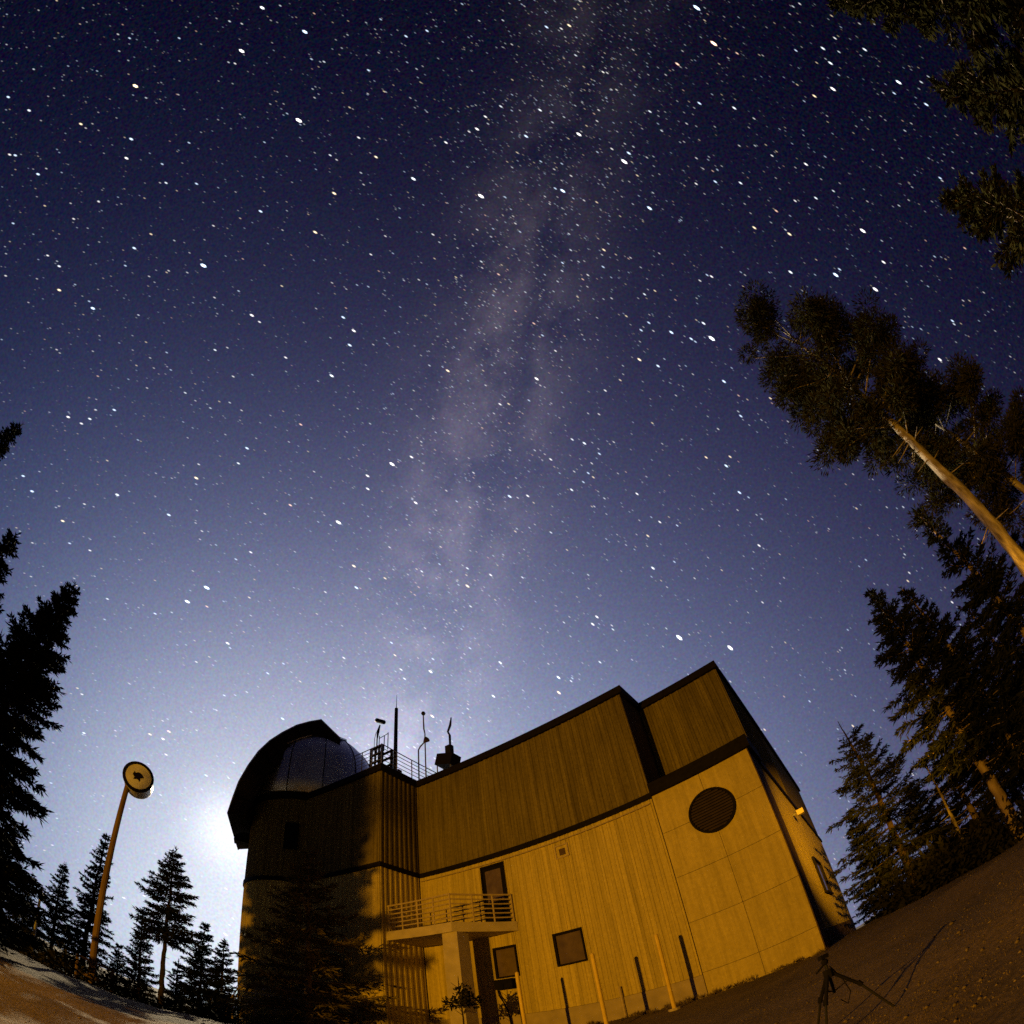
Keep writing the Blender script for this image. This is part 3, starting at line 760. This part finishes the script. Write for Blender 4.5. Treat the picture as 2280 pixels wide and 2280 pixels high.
# left: the big dark firs at the edge
tree_to('fir_tree', -65.5, 14.4, 34.6, .04, 2.6, 11, 'tall dark fir at the left edge with a jagged double tip', GL, gap=.24, per=7, dens=1.5, r0=.2, needles=ND, bark='bark_dark', ls=.2)
tree_to('fir_tree', -75.6, 12.7, 33.6, .05, 2.4, 12, 'fir leaning in at the left edge above the tall dark fir', GL, gap=.26, per=6, dens=1.1, needles=ND, bark='bark_dark', r0=.18)
tree_to('fir_tree', -85.5, 19.0, 40.5, .25, 2.8, 13, 'fir bough showing highest up along the left edge', GL, gap=.28, per=6, dens=1.1, needles=ND, bark='bark_dark', r0=.18)
tree_to('fir_tree', -60.5, 24.0, 9.5, .05, 2.6, 14, 'low dark fir below the tall fir at the left edge', GL, gap=.26, per=6, dens=1.0, needles=ND, bark='bark_dark')
# a pine beside the yard lamp, out of the picture: its crown shades the upper tower
p_ = uv(3.5, 23.5)
tree_to('pine_tree', math.degrees(math.atan2(p_.x, p_.y)), math.hypot(p_.x, p_.y), 29.5, .64, .45, 31, 'pine beside the yard lamp whose crown shades the upper tower', GL, style='pine', gap=.22, per=8, dens=1.6, r0=.16, ls=.26, needles=ND, bark='bark_dark')
# left: silhouettes against the moonlit sky
tree_to('fir_tree', -54.6, 30.0, 8.6, .05, 2.2, 21, 'broad fir left of the antenna pole', GL, gap=.28, per=6, dens=.85, needles=ND, bark='bark_dark', ls=.22)
tree_to('fir_tree', -51.2, 29.0, 13.9, .22, 1.9, 22, 'rounded fir right behind the antenna pole', GL, gap=.30, per=5, dens=.9, needles=ND, bark='bark_dark', r0=.2, ls=.24)
tree_to('fir_tree', -43.4, 27.5, 15.5, .56, 2.1, 23, 'slender fir on a tall bare trunk against the glow', GL, gap=.27, per=6, dens=.95, needles=ND, bark='bark_dark', r0=.17, ls=.22)
tree_to('fir_tree', -45.6, 30.0, 7.6, .08, 1.7, 24, 'shorter fir just left of the tall bare trunk', GL, gap=.28, per=6, dens=.9, needles=ND, bark='bark_dark', ls=.22)
tree_to('fir_tree', -39.9, 31.0, 8.6, .04, 2.5, 25, 'dense double topped fir between the bare trunk and the tower', GL, gap=.26, per=6, dens=1.0, needles=ND, bark='bark_dark', ls=.22)
tree_to('fir_tree', -37.7, 30.0, 7.2, .04, 2.1, 26, 'dark fir close against the left side of the tower', GL, gap=.27, per=6, dens=1.0, needles=ND, bark='bark_dark', ls=.22)
tree_to('fir_tree', -47.8, 33.0, 2.6, .02, 1.8, 27, 'small bushy fir low down right of the antenna pole', GL, gap=.3, per=6, dens=.9, needles=ND, bark='bark_dark', ls=.22)
tree_to('fir_tree', -42.0, 34.0, 3.4, .02, 1.9, 28, 'small bushy fir low down right of the bare trunk', GL, gap=.3, per=6, dens=.9, needles=ND, bark='bark_dark', ls=.22)
tree_to('fir_tree', -57.6, 27.0, 5.4, .02, 1.8, 29, 'small fir by the thin white post', GL, gap=.3, per=6, dens=.9, needles=ND, bark='bark_dark', ls=.22)
# right: the tall lit pine and its neighbours
tree_to('pine_tree', 55.8, 10.4, 53.0, .61, 2.0, 41, 'tall pine with a long moonlit bare trunk and blocky crown', GR, style='pine', gap=.56, per=5, dens=1.35, r0=.20, lean=(1.0, -.9), bark='bark_pale', ls=.20, blunt=True)
tree_to('pine_tree', 62.6, 13.0, 38.5, .55, 1.9, 42, 'pine crown beside the tall pine, cut by the right edge', GR, style='pine', gap=.60, per=5, dens=1.3, r0=.17, bark='bark_pale', ls=.20)
tree_to('fir_tree', 52.6, 16.0, 31.2, .12, 2.2, 43, 'fir with a pointed tip under the long moonlit trunk', GR, gap=.34, per=6, dens=1.0, r0=.19, ls=.22, needles=ND)
tree_to('fir_tree', 41.2, 18.0, 29.6, .34, 2.4, 44, 'broad topped fir standing tallest behind the bank', GR, gap=.32, per=6, dens=1.1, r0=.2, ls=.24, needles=ND)
tree_to('fir_tree', 45.2, 18.5, 27.0, .25, 2.1, 45, 'fir right of the broad topped fir', GR, gap=.32, per=6, dens=1.1, r0=.2, ls=.22, needles=ND)
tree_to('fir_tree', 30.4, 23.5, 20.6, .22, 3.2, 46, 'fir with a thin bare top right beside the building', GR, gap=.38, per=5, dens=.85, bare_top=.13, bark='bark_dark', r0=.2, ls=.22, needles=ND)
tree_to('fir_tree', 36.2, 21.0, 11.0, .5, .8, 47, 'thin dead snag with bare twigs among the firs', GR, gap=.35, per=4, dens=.4, dead=.85, bark='bark_pale', r0=.09)
tree_to('fir_tree', 49.5, 20.5, 20.0, .15, 2.5, 48, 'fir filling the gap at the right edge under the pointed tip', GR, gap=.36, per=5, dens=.9, r0=.2, ls=.22, needles=ND)
tree_to('fir_tree', 58.0, 17.0, 22.0, .15, 2.4, 49, 'fir at the right edge behind the leaning trunk', GR, gap=.36, per=5, dens=.9, r0=.2, ls=.22, needles=ND)
tree_to('fir_tree', 38.2, 24.0, 13.5, .3, 2.2, 50, 'fir in the middle of the dark stand on the right', GR, gap=.36, per=5, dens=.9, bark='bark', r0=.18, ls=.22, needles=ND)
tree_to('fir_tree', 42.8, 23.0, 14.5, .3, 2.3, 51, 'fir behind the trunks near the right edge', GR, gap=.36, per=5, dens=.9, bark='bark', r0=.18, ls=.22, needles=ND)
tree_to('fir_tree', 27.2, 34.0, 11.5, .10, 2.4, 52, 'far fir peeping out past the end wall', GR, gap=.3, per=6, dens=.9, needles=ND, bark='bark_dark', ls=.24)
tree_to('fir_tree', 33.6, 29.0, 10.6, .2, 2.4, 53, 'far fir behind the thin dead snag', GR, gap=.3, per=6, dens=.9, needles=ND, bark='bark_dark', ls=.24)
tree_to('fir_tree', 47.0, 27.0, 14.0, .1, 2.5, 54, 'far fir low in the stand at the right edge', GR, gap=.3, per=6, dens=.9, needles=ND, bark='bark_dark', ls=.24)
# top right corner: boughs of three near trees
tree_to('fir_tree', 117.5, 10.0, 43.8, .3, 2.6, 61, 'fir whose lit tip reaches in along the top edge', GR, gap=.26, per=6, dens=1.3, r0=.2, ls=.2)
tree_to('fir_tree', 104.0, 10.5, 36.5, .15, 3.3, 62, 'fir bough in the top right corner, middle of three', GR, gap=.26, per=6, dens=1.3, r0=.2, ls=.2)
tree_to('fir_tree', 91.0, 11.0, 38.6, .2, 3.0, 63, 'fir bough lowest of three at the top right corner', GR, gap=.26, per=6, dens=1.3, r0=.2, ls=.2)
# the tree in front of the tower
def wall_tree():
    p = uv(-1.6, 4.0); az = math.degrees(math.atan2(p.x, p.y)); d = math.hypot(p.x, p.y)
    x, y = p.x, p.y; gz = float(ground_z(x, y))
    ms = conifer_meshes(71, 7.6, .35, 3.1, gap=.34, per=5, dens=.55, r0=.14, ls=.26)
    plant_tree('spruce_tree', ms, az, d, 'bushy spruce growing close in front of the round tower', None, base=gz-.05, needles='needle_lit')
wall_tree()

# ------------------------------------------------------------------ low shrubs and undergrowth
def puff_mesh(seed, rad, n, ls=.09, flat=.8):
    rng = np.random.default_rng(seed)
    c = rng.normal(0, .45, (9, 3))*rad*np.array([1, 1, flat*.8]); c[:, 2] = np.abs(c[:, 2])+rad*.25
    k = rng.integers(0, 9, n); dv = unit(rng.normal(0, 1, (n, 3)))
    P = c[k]+dv*rad*.42*rng.uniform(.2, 1, n)[:, None]; D = unit(dv+rng.normal(0, .5, (n, 3))+np.array([0, 0, .3]))
    W = unit(np.cross(D, rng.normal(0, 1, (n, 3))))
    v, f = kites(P, D, W, rng.uniform(.6, 1.3, n)*ls, rng.uniform(.2, .4, n)*ls)
    return fast_mesh('foliage', v, f)
def shrub(name, u, v, rad, n, seed, label, base=None):
    p = uv(u, v); gz = float(ground_z(p.x, p.y)) if base is None else base
    t = empty(name, (p.x, p.y, gz)); tag(t, label, 'shrub')
    mb = MB(); rng = random.Random(seed)
    for k in range(5):
        a = rng.uniform(0, 6.28); mb.tube([(0, 0, -.05), (.2*rad*math.cos(a), .2*rad*math.sin(a), rad*.5), (.5*rad*math.cos(a), .5*rad*math.sin(a), rad*1.0)], [.02, .015, .008], 5)
    mb.build('stems', MAT['bark'], t); link('foliage', puff_mesh(seed, rad, n), MAT['leaf'], t)
def sapling():
    p = uv(3.66, 2.6); gz = float(ground_z(p.x, p.y)); t = empty('sapling', (p.x, p.y, gz)); tag(t, 'scraggly dark sapling growing in front of the balcony column', 'sapling')
    mb = MB(); rng = random.Random(7)
    mb.tube([(0, 0, -.1), (.03, .02, .9), (0, .03, 1.9), (.02, 0, 2.35)], [.03, .025, .018, .008], 6)
    for k in range(9):
        a = rng.uniform(0, 6.28); z = rng.uniform(.9, 2.1); l = rng.uniform(.25, .5)
        mb.tube([(.02, .02, z), (l*math.cos(a), l*math.sin(a), z+.25)], [.012, .005], 4)
    mb.build('stem', MAT['bark_dark'], t)
    f = link('foliage', puff_mesh(81, .52, 620, .12, 1.3), MAT['needle'], t); f.location = (0, 0, 1.25)
sapling()
shrub('shrub', 4.6, 2.6, .5, 700, 82, 'low dark shrub right of the balcony column', .35)
shrub('shrub', -6.4, 4.4, .9, 1500, 83, 'dark shrub at the foot of the round tower', .3)
def undergrowth():
    rng = np.random.default_rng(9); V_, F_ = [], []; nn = 0
    for i in range(190):
        az = rng.uniform(22, 62); d = rng.uniform(17, 36); x, y = polar(az, d)
        if (Vector((x, y, 0))-C0).dot(UU) < 15.0: continue
        m = 260; r_ = rng.uniform(.5, 1.5)
        dv = unit(rng.normal(0, 1, (m, 3))); P = np.array([x, y, float(ground_z(x, y))+r_*.4])+dv*r_*rng.uniform(.2, 1, m)[:, None]
        D = unit(dv+rng.normal(0, .6, (m, 3))); W = unit(np.cross(D, rng.normal(0, 1, (m, 3))))
        v, f = kites(P, D, W, rng.uniform(.14, .34, m), rng.uniform(.03, .07, m)); V_.append(v); F_.append(f+nn); nn += len(v)
    o = link('undergrowth', fast_mesh('undergrowth', np.concatenate(V_), np.concatenate(F_)), MAT['under'])
    tag(o, 'dark tangled undergrowth below the firs on the right', 'undergrowth', None, 'stuff')
    V_, F_, nn = [], [], 0
    for i in range(120):
        az = rng.uniform(-66, -36.5); d = rng.uniform(19, 34); x, y = polar(az, d)
        m = 200; r_ = rng.uniform(.4, 1.1)
        dv = unit(rng.normal(0, 1, (m, 3))); P = np.array([x, y, float(ground_z(x, y))+r_*.4])+dv*r_*rng.uniform(.2, 1, m)[:, None]
        D = unit(dv+rng.normal(0, .6, (m, 3))); W = unit(np.cross(D, rng.normal(0, 1, (m, 3))))
        v, f = kites(P, D, W, rng.uniform(.14, .34, m), rng.uniform(.03, .07, m)); V_.append(v); F_.append(f+nn); nn += len(v)
    o = link('brushwood', fast_mesh('brushwood', np.concatenate(V_), np.concatenate(F_)), MAT['under'])
    tag(o, 'dark brush on the slope below the firs left of the tower', 'brush', None, 'stuff')
undergrowth()

def stones():
    rng = np.random.default_rng(15); V_, F_ = [], []; nn = 0
    ico = np.array([(0,0,1),(.9,0,.2),(.28,.85,.2),(-.72,.53,.2),(-.72,-.53,.2),(.28,-.85,.2),(0,0,-.6)], float)
    tri = [(0,1,2),(0,2,3),(0,3,4),(0,4,5),(0,5,1),(6,2,1),(6,3,2),(6,4,3),(6,5,4),(6,1,5)]
    n = 5200
    for i in range(n):
        if i < 3200: az = rng.uniform(6, 50) if rng.random() < .75 else rng.uniform(-66, -34); d = math.exp(rng.uniform(math.log(3.4), math.log(17))); x, y = polar(az, d)
        else:
            p = uv(rng.uniform(5, 13.2), abs(rng.normal(.15, .35))+.06); x, y = p.x, p.y
        s_ = rng.lognormal(-4.55, .5); vv = ico*s_*rng.uniform(.6, 1.3, (7, 1))*np.array([1, 1, rng.uniform(.5, .9)])
        a = rng.uniform(0, 6.28); ca, sa = math.cos(a), math.sin(a)
        vv = np.stack([vv[:, 0]*ca-vv[:, 1]*sa, vv[:, 0]*sa+vv[:, 1]*ca, vv[:, 2]], -1)+np.array([x, y, float(ground_z(x, y))+.1*s_])
        V_.append(vv); F_.append(np.array(tri)+nn); nn += 7
    o = link('gravel', fast_mesh('gravel', np.concatenate(V_), np.concatenate(F_)), MAT['stone'])
    tag(o, 'loose gravel and small stones scattered over the bare slope', 'gravel', None, 'stuff')
stones()
def weeds():
    rng = np.random.default_rng(19); V_, F_ = [], []; nn = 0
    for i in range(70):
        p = uv(rng.uniform(4.5, 13.3), abs(rng.normal(.1, .25))+.08); gz = float(ground_z(p.x, p.y)); m = 26
        P = np.array([p.x, p.y, gz])+rng.normal(0, .04, (m, 3))*np.array([1, 1, 0]); D = unit(np.stack([rng.normal(0, .5, m), rng.normal(0, .5, m), np.ones(m)], -1))
        W = unit(np.cross(D, rng.normal(0, 1, (m, 3)))); hh = rng.uniform(.06, .28)
        v, f = kites(P, D, W, rng.uniform(.5, 1, m)*hh, rng.uniform(.004, .010, m)); V_.append(v); F_.append(f+nn); nn += len(v)
    o = link('weeds', fast_mesh('weeds', np.concatenate(V_), np.concatenate(F_)), MAT['grass'])
    tag(o, 'straggly dry weeds along the foot of the facade', 'weeds', None, 'stuff')
weeds()

# ------------------------------------------------------------------ drum antenna on its pole
def antenna():
    d = 21.0; x, y = polar(-50.3, d); gz = float(ground_z(x, y))
    t = empty('antenna_mast', (x, y, gz)); tag(t, 'round drum antenna on a tall wooden pole with a cage at its foot', 'antenna')
    top = EYE+d*math.tan(R(19.8))-gz
    perp = Vector((math.cos(R(-50.3)), -math.sin(R(-50.3)), 0))          # to the right as seen from the camera
    away = Vector((math.sin(R(-50.3)), math.cos(R(-50.3)), 0))
    MB().tube([(0, 0, -.3), perp*.02+Vector((0, 0, top*.5)), perp*.02+Vector((0, 0, top+.1))], [.15, .13, .11], 10).build('pole', MAT['wood'], t)
    ax = (-away*.97+perp*(-.10)+Vector((0, 0, .06))).normalized()
    c = perp*.42+Vector((0, 0, top+.42))
    f0, f1 = c+ax*.38-perp*.05, c-ax*.45
    rad = .62
    MB().tube([f1-ax*.02, f1, f1+ax*.1, f0-ax*.03, f0], [.45, .60, rad, rad, rad], 28).build('drum', MAT['white'], t, True)
    def ring(mb, cc, ri, ro, th):
        a = ax.cross(Vector((0, 0, 1))).normalized(); b = ax.cross(a); n_ = 28; base = len(mb.v)
        for r_, o_ in ((ri, -th), (ro, -th), (ro, th), (ri, th)):
            for k in range(n_):
                an_ = 2*math.pi*k/n_; mb.v.append(tuple(cc+(a*math.cos(an_)+b*math.sin(an_))*r_+ax*o_))
        for i in range(4):
            for k in range(n_):
                mb.f.append((base+i*n_+k, base+i*n_+(k+1) % n_, base+((i+1) % 4)*n_+(k+1) % n_, base+((i+1) % 4)*n_+k))
        return mb
    ring(MB(), f0, rad*.90, rad*1.07, .05).build('rim', MAT['trim'], t)
    fc = MB(); a = ax.cross(Vector((0, 0, 1))).normalized(); b = ax.cross(a)
    fc.add([f0+ax*.012+(a*math.cos(2*math.pi*k/28)+b*math.sin(2*math.pi*k/28))*rad*.9 for k in range(28)], [tuple(range(28))]).build('face', MAT['white'], t)
    em = MB(); pts = [(x_*.8, y_*.85) for x_, y_ in [(-.30,.05),(-.16,.20),(.02,.24),(.16,.14),(.26,.20),(.30,.02),(.18,-.08),(.20,-.22),(.02,-.14),(-.14,-.22),(-.12,-.04)]]
    em.add([f0+ax*.03+a*x_-b*y_ for x_, y_ in pts]+[f0+ax*.016+a*x_-b*y_ for x_, y_ in pts],
           [tuple(range(11))]+[(i, i+11, (i+1) % 11+11, (i+1) % 11) for i in range(11)]).build('emblem', MAT['trim'], t)
    MB().tube([Vector((0, 0, top-.25))+perp*.05, c-ax*.25], .06, 6).build('bracket', MAT['darkmetal'], t)
    cg = [(-.55, -.5), (.75, -.5), (.75, .6), (-.55, .6)]
    for x_, y_ in cg:
        q = perp*x_+away*y_
        MB().tube([q+Vector((0, 0, -.3)), q+Vector((0, 0, 1.55))], .045, 5).build('cage_post', MAT['wood'], t)
    for z_ in (.85, 1.5):
        for i in range(4):
            q0, q1 = perp*cg[i][0]+away*cg[i][1], perp*cg[(i+1) % 4][0]+away*cg[(i+1) % 4][1]
            MB().tube([q0+Vector((0, 0, z_)), q1+Vector((0, 0, z_))], .04, 5).build('cage_rail', MAT['wood'], t)
antenna()
def thin_post():
    d = 24.0; x, y = polar(-56.3, d); gz = float(ground_z(x, y)); h = EYE+d*math.tan(R(4.6))-gz
    t = empty('signal_post', (x, y, gz)); tag(t, 'thin pale post standing alone among the firs on the left', 'post')
    MB().tube([(0, 0, -.2), (0, 0, h)], [.07, .06], 8).build('shaft', MAT['steel'], t)
    MB().tube([(0, 0, h), (0, 0, h+.12)], [.075, .05], 8).build('cap', MAT['steel'], t)
thin_post()

# ------------------------------------------------------------------ photographer's tripod
def tripod():
    d = 4.6; x, y = polar(19.7, d); gz = float(ground_z(x, y))
    t = empty('tripod', (x, y, gz), R(12)); tag(t, 'black camera tripod standing on the dirt at the lower right', 'tripod')
    top = EYE+d*math.tan(R(-1.7))-gz
    for k, a in enumerate((95, 215, 335)):
        c_, s_ = math.cos(R(a)), math.sin(R(a))
        MB().tube([(.03*c_, .03*s_, top-.22), (.21*c_, .21*s_, top*.45)], .016, 7).build('leg', MAT['black'], t)
        lg = MB().tube([(.20*c_, .20*s_, top*.47), (.40*c_, .40*s_, -.01)], .011, 7).build('leg', MAT['darkmetal'], t)
        MB().tube([(.19*c_, .19*s_, top*.50), (.215*c_, .215*s_, top*.44)], .021, 7).build('leg_clamp', MAT['black'], t)
        MB().tube([(0, 0, top*.52), (.15*c_, .15*s_, top*.58)], .006, 5).build('spreader', MAT['black'], t)
    MB().tube([(0, 0, top*.5), (0, 0, top-.12)], .014, 7).build('centre_column', MAT['darkmetal'], t)
    MB().tube([(0, 0, top-.25), (0, 0, top-.17)], .042, 8).build('shoulder', MAT['black'], t)
    MB().ball((0, 0, top-.09), .032).build('ball_head', MAT['black'], t)
    MB().box(-.035, .035, -.03, .03, top-.06, top-.02).build('head_plate', MAT['black'], t)
    MB().tube([(0, 0, top-.10), (-.09, .02, top-.16)], .009, 6).build('pan_handle', MAT['black'], t)
    MB().tube([(.03, 0, top-.15), (.13, .04, top-.32), (.16, .03, top-.48), (.10, .02, top-.58), (.04, .01, top-.5)], .005, 5).build('strap', MAT['black'], t)
tripod()

# ------------------------------------------------------------------ stair rail left of the tower foot
def stair_rail():
    t = empty('stair_railing', uv(0, 0, 0), PSI); tag(t, 'lit stair handrail climbing beside the left foot of the tower', 'railing')
    a = uv(-7.45, 3.45, 0); b = uv(-9.0, 3.2, 0); c3 = uv(-3.3, 3.25, 0)
    inv = Matrix.Rotation(-PSI, 3, 'Z')
    p0 = inv @ (a-C0); p1 = inv @ (b-C0); p2 = inv @ (c3-C0)
    za, zb = .80, -.20
    for k in range(4):
        o_ = .28+.26*k
        MB().tube([(p0.x, p0.y, za+o_), (p1.x, p1.y, zb+o_)], .035, 6).build('rail', MAT['rail'], t)
        MB().tube([(p0.x, p0.y, za+o_+.1), (p2.x, p2.y, za+o_+.1)], .03, 6).build('rail', MAT['rail'], t)
    for s_ in (.33, .66, 1):
        x = p0.x*(1-s_)+p2.x*s_; y = p0.y*(1-s_)+p2.y*s_
        MB().tube([(x, y, -1), (x, y, za+1.18)], .035, 6).build('post', MAT['rail'], t)
    for s_ in (0, .5, 1):
        x = p0.x*(1-s_)+p1.x*s_; y = p0.y*(1-s_)+p1.y*s_; z = za*(1-s_)+zb*s_
        MB().tube([(x, y, z-3.0), (x, y, z+1.08)], .04, 6).build('post', MAT['rail'], t)
stair_rail()

# ------------------------------------------------------------------ small hut with two lit window strips deep in the trees
def hut():
    d = 38.0; x, y = polar(34.6, d); z0 = -2.4
    t = empty('hut', (x, y, z0), R(-34.6-12)); tag(t, 'small dark hut among the firs with two lit window strips', 'hut')
    MB().box(-3.2, 3.2, -.0, 4, 0, 4.6).build('wall', MAT['endpanel'], t)
    MB().prism([(-3.5, -.4), (3.5, -.4), (3.5, 4.4), (-3.5, 4.4)], 4.6, 4.85).build('roof', MAT['trim'], t)
    wm = emit('lit_window', (1.0, .78, .22), .75)
    for a, b, za in ((-1.1, -.35, 3.66), (.35, 1.1, 3.70)):
        f = MB().box(a-.06, b+.06, -.05, .0, za-.06, za+.26).build('window', MAT['trim'], t)
        MB().box(a, b, -.075, -.051, za, za+.20).build('pane', wm, f)
hut()

# ------------------------------------------------------------------ the stars: small bright bodies far out on the celestial sphere
BRIGHT = [(-154.8,59.2,2),(-157.5,64.6,2),(-145.8,61.4,2),(-142.9,61.8,1),(-132.5,53.5,2),(-119.8,55.6,1),(-123.3,55.5,1),(-137.7,71.6,2),(-130.4,76.6,1),(-102.5,57.4,1),(-94.1,64.4,2),(-103.4,49.1,1),(-105.6,47.9,1),(-99.8,48.8,1),(-94.7,52,2),(-105.6,70.9,1),(-93.7,76.4,1),(-144.3,85.5,2),(93.2,86.3,2),(148.9,81,1),(-164.9,72.4,1),(-179.1,70.1,1),(174.9,69.9,1),(169,83,1),(-55.1,74.2,1),(-48.6,73.7,1),(-47,72.2,1),(-74.6,62.1,1),(-78,49.9,1),(-24.6,61.7,2),(-20.4,62.7,1),(-29.4,60,1),(-73.4,67.5,1),(-76.2,67.2,1),(-46.9,68.5,1),(-77.7,37.8,1),(-80,37.9,1),(-59.6,51.7,1),(-54.7,55.6,1),(-121,43,1),(-127,43,1),(-128.7,40,1),(-118,46.1,1),(-114.8,60.5,1),(-112.3,78.4,1),(-69,80.8,1),(-11.3,72,1),(-144.1,78,1),(-125.3,49.4,1),(125.2,55.6,2),(117.9,56.8,2),(114.6,55.3,1),(111.6,46.7,1),(112.2,49.5,1),(109.2,46.7,1),(110.4,42.5,1),(105.5,40.4,2),(104,41.3,1),(105.2,47.6,2),(104.4,49.8,1),(102.5,38.2,1),(110.7,74.4,2),(122.8,78.9,1),(128.1,75.8,1),(147.4,79.4,1),(98.6,70.5,1),(96.1,71.2,2),(87.1,78,2),(80.6,69.2,2),(88.6,59.7,1),(88.7,62.3,1),(88.1,64.3,1),(94.3,56,1),(92.8,52.6,1),(107.2,61.6,1),(104.5,58.4,1),(88.6,50,1),(87,51.9,1),(86,54.1,1),(83.1,46.9,2),(79.3,44.4,1),(75,49.2,2),(75,44.8,2),(92.9,38.3,1),(66.6,61.7,1),(72.9,53.9,1),(56.2,60.6,1),(54.3,59.1,2),(51.8,60.9,1),(50.5,63,1),(40.5,63.9,1),(42.3,62,1),(48.6,55.6,1),(24.7,70.4,1),(15.4,68.8,1),(51.4,76.4,1),(36.3,51.7,1),(39.4,50,1),(37.9,49.6,1),(16.5,57.4,1),(36.7,46.6,1),(22.7,53,1),(0.2,57.8,1),(3.7,57.4,1),(144.1,67.4,1),(139.7,66.1,1),(117.1,61.4,1),(51.3,50.6,1),(79.7,54.6,1),(79.5,58.3,1),(75.2,36,1),(69.9,36.2,1),(69.6,46.4,1),(57.6,66.6,1),(55.4,67.4,1),(-79.5,47.2,1),(-81.9,45.3,1),(-49.5,42.8,2),(-51.2,40.5,2),(-59.9,46.9,1),(-42.3,54.5,1),(-32.8,54.5,2),(-68.2,44.7,1),(-71.9,38.5,1),(-66.5,38.5,1),(-54.9,57.4,1),(-28.5,50.4,1),(-21.3,42.9,1),(-20.7,41.6,1),(-54.5,37.6,1),(-49.5,26,1),(-47.9,26.2,1),(-47.5,27.2,1),(-42.3,33.2,1),(-43.9,38.5,1),(-34.5,32.8,1),(-27.5,48.2,1),(18.3,37.4,2),(23.6,33.8,2),(8.8,42.9,1),(7.9,42.3,1),(-9.6,49,1),(-7.5,37,1),(-15.6,35.2,1),(2.9,37.1,1),(1.4,37.8,1),(19.2,45.3,1),(25.7,47.9,1),(23.6,49.2,1),(12.2,56.5,1),(18.6,60.4,1),(-18.7,57.9,1),(-15.7,40,1),(-6,40.5,1),(1,36.2,1)]
def stars():
    rng = np.random.default_rng(3); RS = 9000.0
    n = 60000
    d = unit(rng.normal(0, 1, (n, 3))); d = d[d[:, 2] > -.02]
    mwn = np.array(MILKY); off = d@mwn
    keep = rng.random(len(d)) < .50+.50*np.exp(-(off/.22)**2)
    d = d[keep]
    extra = unit(rng.normal(0, 1, (90000, 3))); eo = extra@mwn
    extra = extra[(extra[:, 2] > 0) & (rng.random(len(extra)) < np.exp(-(eo/.11)**2))]
    d = np.concatenate([d, extra])
    n = len(d)
    mag = np.clip(rng.exponential(.10, n), .02, 1.0)+(rng.random(n) < .012)*rng.uniform(.2, .8, n)          # brightness
    mag[-len(extra):] *= .6
    size = .00108+.0009*np.minimum(mag, 1)**.7
    bd, bm = [], []
    for a, e_, k in BRIGHT:
        ce = math.cos(R(e_)); bd.append((math.sin(R(a))*ce, math.cos(R(a))*ce, math.sin(R(e_)))); bm.append(k)
    bd = np.array(bd); bm = np.array(bm)
    d = np.concatenate([d, bd]); jt = rng.uniform(.55, 1.3, len(bm)); mag = np.concatenate([mag, np.where(bm == 2, 3.2, 1.15)*jt])
    size = np.concatenate([size, np.where(bm == 2, .0028, .0020)*jt**.4]); n = len(d)
    pole = np.array(POLE); t = unit(np.cross(d, pole)); s = np.cross(d, t)
    k = 6
    an = 2*np.pi*np.arange(k)/k
    stretch = 2.7
    ring = d[:, None]*RS+(t[:, None]*np.cos(an)[None, :, None]*stretch+s[:, None]*np.sin(an)[None, :, None])*(size*RS)[:, None, None]
    ap = d*(RS*(1-size*.8)[:, None]); ap2 = d*(RS*(1+size*.8)[:, None])
    v = np.concatenate([ring, ap[:, None], ap2[:, None]], 1).reshape(-1, 3)
    b = np.arange(n)[:, None]*(k+2)
    f = np.concatenate([np.stack([b[:, 0]+i, b[:, 0]+(i+1) % k, b[:, 0]+k], -1) for i in range(k)] +
                       [np.stack([b[:, 0]+(i+1) % k, b[:, 0]+i, b[:, 0]+k+1], -1) for i in range(k)])
    m = fast_mesh('sky', v, f)
    tint = np.array([(1, .97, .95), (.62, .78, 1), (1, .80, .50), (.85, .93, 1), (1, .62, .45)])[rng.choice(5, n, p=[.32, .28, .15, .2, .05])]
    col = np.concatenate([tint*mag[:, None], np.ones((n, 1))], 1)
    ca = m.color_attributes.new('star', 'FLOAT_COLOR', 'POINT')
    cw = np.repeat(col, k+2, 0); cw[np.arange(len(cw)) % (k+2) < k, :3] = 0          # bright heart, fading rim
    ca.data.foreach_set('color', cw.astype(np.float32).ravel())
    mt_ = bpy.data.materials.new('starlight'); mt_.use_nodes = True; tn = mt_.node_tree
    for q in list(tn.nodes): tn.nodes.remove(q)
    at = tn.nodes.new('ShaderNodeAttribute'); at.attribute_name = 'star'
    em = tn.nodes.new('ShaderNodeEmission'); em.inputs['Strength'].default_value = 1.0
    tr_ = tn.nodes.new('ShaderNodeBsdfTransparent'); ad = tn.nodes.new('ShaderNodeAddShader')
    ou = tn.nodes.new('ShaderNodeOutputMaterial')
    tn.links.new(at.outputs['Color'], em.inputs['Color']); tn.links.new(em.outputs[0], ad.inputs[0]); tn.links.new(tr_.outputs[0], ad.inputs[1])
    tn.links.new(ad.outputs[0], ou.inputs['Surface'])
    mt_.cycles.emission_sampling = 'NONE'
    m.materials.append(mt_)
    o = link('sky', m); tag(o, 'starry night sky with the milky way', None, None, 'structure'); o.location = (0, 0, EYE)
stars()
